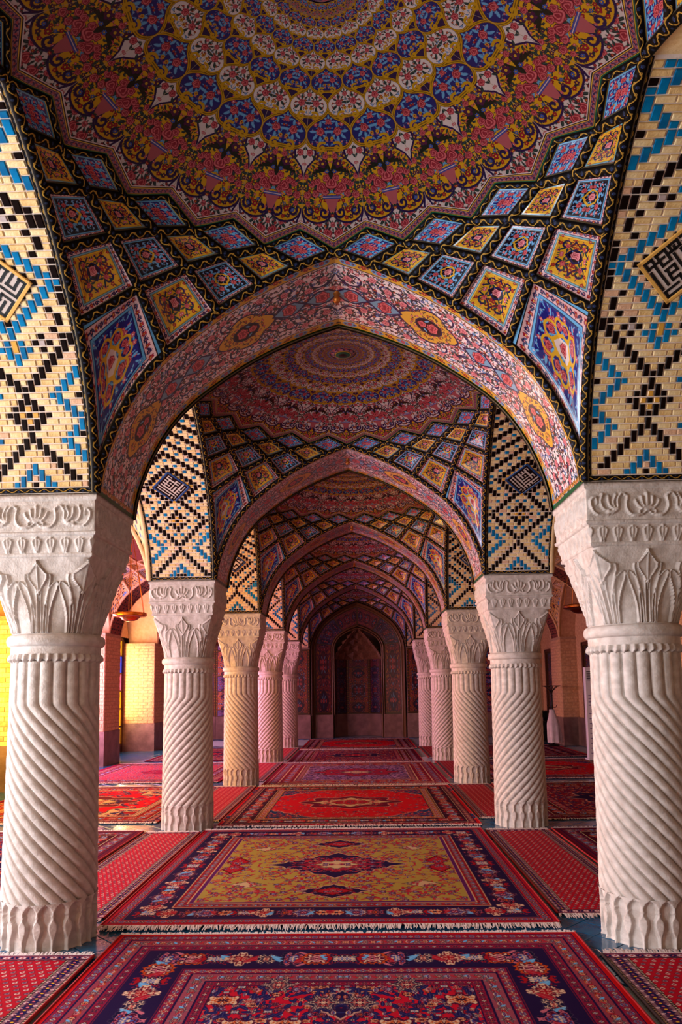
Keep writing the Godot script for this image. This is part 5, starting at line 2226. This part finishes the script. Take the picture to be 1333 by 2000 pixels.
func build_carpets() -> void:
	var red := Color(0.64, 0.06, 0.14)
	var crimson := Color(0.70, 0.05, 0.08)
	var maroon := Color(0.38, 0.05, 0.16)
	var navy := Color(0.13, 0.06, 0.23)
	var cream := Color(0.76, 0.66, 0.48)
	var wine := Color(0.52, 0.08, 0.21)
	var W := ["w0", "w1", "w2", "w3", "w4", "w5", "w6", "w7"]
	var V := ["v0", "v1", "v2", "v3", "v4", "v5", "v6", "v7", "w4", "w1"]
	var near := paint_carpet(1024, 1152, 201, [
		[26, wine, ["w5", "w6"], 15, navy], [34, Color(0.56, 0.22, 0.28), ["v1", "w0", "v4"], 19, navy], [24, wine, ["w6", "w1"], 15, navy],
		[98, navy, ["v0", "w7", "v3", "w2", "v5"], 52, Color(0.40, 0.10, 0.2)], [24, wine, ["w5", "w2"], 15, navy], [34, Color(0.58, 0.26, 0.32), ["v2", "w0"], 19, navy], [22, wine, ["w1", "w6"], 15, navy]],
		Color(0.74, 0.07, 0.17), V, 330, 15, 40, "ln", [[120, 120, 8, navy, 0.5, 0.5], [70, 70, 8, wine, 0.5, 0.5], [64, 54, 4, navy, 0.5, 0.30]], Color(0.72, 0.04, 0.07))
	for q in [[300, 330], [392, 268], [300, 480], [420, 420], [480, 340], [340, 420], [440, 500]]:
		for f in [[q[0], q[1]], [1024 - q[0], q[1]], [q[0], 1152 - q[1]], [1024 - q[0], 1152 - q[1]]]:
			put(near, scaled("w%d" % (q[0] % 8), 74), f[0], f[1])
	M.carpet_near = cloth_mat(near)
	M.carpet_gold = cloth_mat(paint_carpet(1024, 1100, 202, [
		[26, red, ["w0", "w5"], 16, navy], [92, navy, ["v3", "w2", "v6", "w5", "v1"], 46, Color(0.5, 0.3, 0.3)], [30, Color(0.58, 0.07, 0.12), ["w0", "w6"], 18, cream], [14, Color(0.34, 0.10, 0.34), [], 10, Color(0.7, 0.5, 0.4)]],
		Color(0.64, 0.56, 0.25), ["v0", "w3", "v2", "w6", "v5", "w0", "v7"], 230, 11, 30, "lr", [[200, 150, 4, navy, 0.5, 0.5], [120, 90, 4, wine, 0.5, 0.5], [58, 44, 8, cream, 0.5, 0.5], [92, 64, 4, navy, 0.5, 0.24], [52, 36, 4, red, 0.5, 0.24], [50, 34, 4, cream, 0.27, 0.30], [34, 54, 4, red, 0.205, 0.46]], red))
	M.carpet_medal = cloth_mat(paint_carpet(768, 832, 203, [
		[22, maroon, ["w0", "w2"], 16, navy], [64, Color(0.20, 0.05, 0.15), ["v3", "w7", "v1", "w5"], 34, cream], [30, Color(0.56, 0.36, 0.20), ["w2", "w4"], 18, navy]],
		Color(0.76, 0.035, 0.10), ["v1", "v4", "w3", "w1", "v7"], 120, 12, 26, "lr", [[160, 124, 8, maroon, 0.5, 0.5], [136, 100, 4, cream, 0.5, 0.5], [60, 46, 8, red, 0.5, 0.5], [150, 150, 4, Color(0.14, 0.22, 0.40), 0.15, 0.15]], crimson))
	M.carpet_blue = cloth_mat(paint_carpet(512, 576, 204, [
		[30, wine, ["w0", "w5"], 18, cream], [40, Color(0.46, 0.07, 0.17), ["v2", "w7"], 24, cream], [20, maroon, ["w0", "w2"], 14, cream]],
		Color(0.66, 0.52, 0.64), ["v0", "w3", "w6", "v5", "w0"], 220, 10, 20, "ln", [[120, 90, 8, Color(0.58, 0.12, 0.20), 0.5, 0.5], [50, 40, 4, cream, 0.5, 0.5]], wine))
	M.carpet_dark = cloth_mat(paint_carpet(512, 576, 205, [
		[30, maroon, ["w0", "w5"], 18, navy], [36, Color(0.26, 0.03, 0.12), ["v2", "w7"], 22, cream], [20, wine, ["w6", "w2"], 14, navy]],
		Color(0.50, 0.04, 0.13), ["v4", "w1", "v7", "w4", "v1"], 200, 10, 22, "ln", [[110, 90, 8, navy, 0.5, 0.5], [54, 44, 8, red, 0.5, 0.5]], maroon))
	M.carpet_bright = cloth_mat(paint_carpet(512, 576, 206, [
		[20, maroon, ["w0", "w2"], 14, navy], [40, Color(0.50, 0.05, 0.06), ["v2", "w7"], 22, cream], [16, cream, ["w2"], 12, navy]],
		Color(0.80, 0.02, 0.08), ["v0", "w0", "w2"], 24, 16, 34, "ln", [[110, 90, 8, Color(0.40, 0.12, 0.10), 0.5, 0.5], [60, 48, 8, cream, 0.5, 0.5], [110, 120, 8, cream, 0.14, 0.14], [80, 90, 8, Color(0.6, 0.06, 0.08), 0.10, 0.10]], maroon))
	M.carpet_pink = cloth_mat(paint_carpet(512, 576, 207, [
		[26, wine, ["w0", "w2"], 16, navy], [40, Color(0.36, 0.04, 0.14), ["v3", "w5"], 22, cream]],
		Color(0.68, 0.26, 0.30), ["v0", "w0", "v3", "w5", "v5"], 330, 9, 16, "lr", [[70, 60, 8, wine, 0.5, 0.5]], wine))
	M.runner = cloth_mat(paint_runner(288, 1280, 208, Color(0.68, 0.06, 0.14)))
	M.runner_pale = cloth_mat(paint_runner(288, 1280, 209, Color(0.74, 0.08, 0.19)))
	M.dark_edge = mat(Color(0.16, 0.05, 0.06), 0.9)

	# the nave, from the viewer to the niche
	lay_carpet("carpet", "large crimson carpet with navy flowered borders filling the foreground", -1.515, 1.51, -0.03, 3.7, 0.004, M.carpet_near, {"long": 0.04})
	lay_carpet("carpet", "gold-field carpet with navy lozenge medallion between the first columns", -1.72, 1.46, -0.21, -3.68, 0.013, M.carpet_gold, {"long": 0.11})
	lay_carpet("carpet", "bright red carpet with a cream lozenge medallion, third along the nave", -1.64, 1.52, -3.98, -7.50, 0.008, M.carpet_medal, {"long": 0.10})
	lay_carpet("carpet", "greyish lilac carpet with a red medallion, fourth along the nave", -1.60, 1.58, -7.72, -11.35, 0.008, M.carpet_blue)
	lay_carpet("carpet", "dark wine red carpet, fifth along the nave", -1.55, 1.45, -11.55, -14.80, 0.008, M.carpet_dark)
	lay_carpet("carpet", "red carpet at the foot of the prayer niche", -1.56, 1.56, -15.1, -18.9, 0.008, M.carpet_medal)
	# runners under the arcades
	for k in range(-1, 4):
		var zz := -4.0 * k
		var nth: String = ORDINAL[k + 1]
		if k == -1:
			lay_carpet("runner", "red runner of small motifs at the left foreground corner", -2.45, -1.57, 0.36, 3.6, 0.006, M.runner, {"long": 0.07, "group": "runners under the arcades"})
			lay_carpet("runner", "red runner of small motifs at the right foreground corner", 1.57, 2.45, 0.36, 3.6, 0.000, M.runner, {"long": 0.09, "edge": M.dark_edge, "group": "runners under the arcades"})
			continue
		lay_carpet("runner", "red diapered runner under the left arcade, %s from the front" % nth, -2.40, [-1.78, -1.70, -1.67, -1.65][k], zz - 0.42, zz - 3.66, 0.000, M.runner_pale, {"group": "runners under the arcades"})
		lay_carpet("runner", "red diapered runner under the right arcade, %s from the front" % nth, [1.52, 1.58, 1.71, 1.65][k], 2.22, zz - 0.46, zz - 3.62, 0.0, M.runner, {"long": 0.10, "group": "runners under the arcades"})
	# the aisles
	var left := [["carpet_dark", "dark flowered carpet nearest in the left aisle"], ["carpet_bright", "scarlet carpet with cream flowers in the left aisle"], ["carpet_pink", "pale rose patterned carpet in the left aisle"], ["carpet_dark", "dark red carpet beside the far left windows"]]
	var right := [["carpet_dark", "dark navy-bordered carpet nearest in the right aisle"], ["carpet_dark", "deep red carpet beside the second right column"], ["carpet_medal", "red medallion carpet in the middle of the right aisle"], ["carpet_near", "crimson carpet by the coat stand in the right aisle"]]
	for k in 4:
		lay_carpet("carpet", left[k][1], -5.35 + (0.4 if k == 3 else 0.0), -2.46, -4.0 * k - 0.32, -4.0 * k - 3.74, 0.004, M[left[k][0]], {"fringe": k < 3})
		lay_carpet("carpet", right[k][1], 2.28, 5.35, -4.0 * k - 0.30, -4.0 * k - 3.66, 0.004, M[right[k][0]], {"edge": M.selvedge})


# ---------------------------------------------------------------- lamps and loose things

func build_lamps() -> void:
	for q in [[-4.0, -8.0, "brass bowl lamp on chains in the left aisle, nearer one", 0], [4.0, -8.0, "copper bowl lamp on chains in the right aisle", 1], [-4.0, -16.0, "copper bowl lamp on chains far down the left aisle", 1]]:
		var o := thing("hanging_lamp", q[2], "lamp", Vector3(q[0], 2.98, q[1]), "bowl lamps of the aisles")
		var m: Material = M.brass if q[3] == 0 else M.copper
		var b := MB.new()
		b.lathe(PackedVector2Array([Vector2(0.001, -0.105), Vector2(0.07, -0.10), Vector2(0.13, -0.075), Vector2(0.165, -0.045), Vector2(0.18, -0.03), Vector2(0.26, -0.022), Vector2(0.285, -0.012), Vector2(0.292, 0.0), Vector2(0.288, 0.03), Vector2(0.293, 0.045), Vector2(0.282, 0.048), Vector2(0.272, 0.0), Vector2(0.15, -0.02), Vector2(0.001, -0.06)]), 36)
		part(o, "bowl", b.mesh(), m)
		var rim := MB.new()
		rim.lathe(PackedVector2Array([Vector2(0.289, 0.008), Vector2(0.299, 0.012), Vector2(0.299, 0.022), Vector2(0.289, 0.026)]), 36)
		part(o, "rim_band", rim.mesh(), M.chain)
		var cup := MB.new()
		cup.lathe(PackedVector2Array([Vector2(0.001, 0.06), Vector2(0.045, 0.075), Vector2(0.07, 0.07), Vector2(0.08, 0.04), Vector2(0.06, -0.03)]), 18)
		part(o, "oil_cup", cup.mesh(), m)
		for k in 6:
			var a := TAU * k / 6 + 0.3
			var c := MB.new()
			c.tube(PackedVector3Array([Vector3(cos(a) * 0.28, 0.04, sin(a) * 0.28), Vector3(cos(a) * 0.15, 0.78, sin(a) * 0.15), Vector3(cos(a) * 0.012, 1.50, sin(a) * 0.012)]), 0.0055, 6)
			part(o, "chain", c.mesh(), M.chain)


func build_small_things() -> void:
	# coat stand with a white cloth over it
	var s := thing("coat_stand", "black wrought iron coat stand by the right wall", "coat stand", Vector3(5.22, 0.026, -15.2))
	var pole := MB.new()
	pole.lathe(PackedVector2Array([Vector2(0.16, 0.0), Vector2(0.15, 0.02), Vector2(0.03, 0.05), Vector2(0.014, 0.10), Vector2(0.014, 1.30), Vector2(0.03, 1.33), Vector2(0.012, 1.36), Vector2(0.012, 1.44)]), 12)
	part(s, "pole", pole.mesh(), M.iron)
	var top := MB.new()
	for k in 6:
		var a := TAU * k / 6
		top.tube(PackedVector3Array([Vector3(0, 1.36, 0), Vector3(cos(a) * 0.05, 1.46, sin(a) * 0.05), Vector3(cos(a) * 0.16, 1.56, sin(a) * 0.16), Vector3(cos(a) * 0.24, 1.58, sin(a) * 0.24)]), 0.009, 6)
	var ringp := PackedVector3Array()
	for k in 19:
		ringp.append(Vector3(cos(TAU * k / 18) * 0.24, 1.58, sin(TAU * k / 18) * 0.24))
	top.tube(ringp, 0.010, 6)
	part(s, "crown", top.mesh(), M.iron)
	for k in 4:
		var a := TAU * k / 4 + 0.4
		var h := MB.new()
		h.tube(PackedVector3Array([Vector3(0, 1.02, 0), Vector3(cos(a) * 0.09, 1.0, sin(a) * 0.09), Vector3(cos(a) * 0.13, 1.07, sin(a) * 0.13)]), 0.008, 6)
		part(s, "hook", h.mesh(), M.iron)
	var cl := thing("white_robe", "white robe draped on the iron coat stand", "robe", Vector3(5.16, 0.0, -15.02))
	var p := PackedVector3Array()
	var uv := PackedVector2Array()
	for i in 15:
		for j in 25:
			var k := i / 14.0
			var a := TAU * j / 24.0
			var wide := lerpf(0.07, 0.17, smoothstep(0.0, 0.5, k)) * lerpf(1.0, 1.05, smoothstep(0.6, 1.0, k))
			var fold := 1.0 + 0.24 * cos(a * 7.0 + k * 2.0) * k
			p.append(Vector3(cos(a) * wide * fold + 0.05 * k, lerpf(0.98, 0.12, k), -sin(a) * wide * 0.6 * fold + 0.02))
			uv.append(Vector2(j / 24.0, k))
	var rb := MB.new()
	rb.grid(p, 15, 25, uv, true, true)
	part(cl, "cloth", rb.mesh(), M.cloth)
	# low dark shelf with bundles
	var sh := thing("shelf_unit", "low black shelf unit with pale bundles behind the coat stand", "shelf", Vector3(5.10, 0, -16.75))
	var fr := MB.new()
	for q in [-0.33, 0.33]:
		fr.box(Vector3(q, 0.45, 0), Vector3(0.03, 0.9, 0.34))
	fr.box(Vector3(0, 0.45, -0.16), Vector3(0.66, 0.9, 0.02))
	part(sh, "carcass", fr.mesh(), M.iron)
	for k in 4:
		part(sh, "shelf", box_mesh(Vector3(0.64, 0.025, 0.33)), M.iron, Transform3D(Basis(), Vector3(0, 0.06 + 0.27 * k, 0)))
	var names := ["white folded cloth on the top of the black shelf unit", "white bundle on the upper shelf of the black unit", "lilac bundle on the middle shelf of the black unit", "white bundle on the lowest shelf of the black unit", "rose bundle low down in the black shelf unit"]
	var spots := [[-0.12, 0.885, "white"], [-0.10, 0.615, "cloth"], [0.12, 0.615, "lilac"], [-0.14, 0.075, "white"], [0.02, 0.345, "soffit_red"]]
	for k in 5:
		var b := MB.new()
		b.block(Vector3(0, 0.045, 0), Vector3(0.18, 0.09, 0.22), 0.02)
		var t := part(self, numbered("folded_bundle"), b.mesh(), M[spots[k][2]], Transform3D(Basis(), Vector3(5.10 + spots[k][0], spots[k][1] + 0.0, -16.72)))
		tag(t, names[k], "bundle", "bundles on the black shelf")
	# tall white display stand
	var d := thing("display_stand", "tall white display stand with rows of dark print behind the first right column", "display", Vector3(5.20, 0.026, -11.3))
	var body := MB.new()
	body.block(Vector3(0, 1.0, 0), Vector3(0.46, 1.96, 0.12), 0.01)
	part(d, "panel", body.mesh(), M.white)
	part(d, "foot", box_mesh(Vector3(0.5, 0.03, 0.3)), M.white, Transform3D(Basis(), Vector3(0, 0.015, 0)))
	var ink := box_mesh(Vector3(0.15, 0.02, 0.003))
	for k in 9:
		part(d, "printed_line", ink, M.lilac, Transform3D(Basis(), Vector3(-0.10, 0.14 + k * 0.105, 0.061)))
	for k in 5:
		part(d, "printed_line", ink, M.ink, Transform3D(Basis(), Vector3(-0.12, 1.70 + 0.045 * k, 0.061)))
	for k in 4:
		part(d, "printed_line", ink, M.lilac, Transform3D(Basis().scaled(Vector3(0.4, 1, 1)), Vector3(-0.15, 1.16 + 0.07 * k, 0.061)))
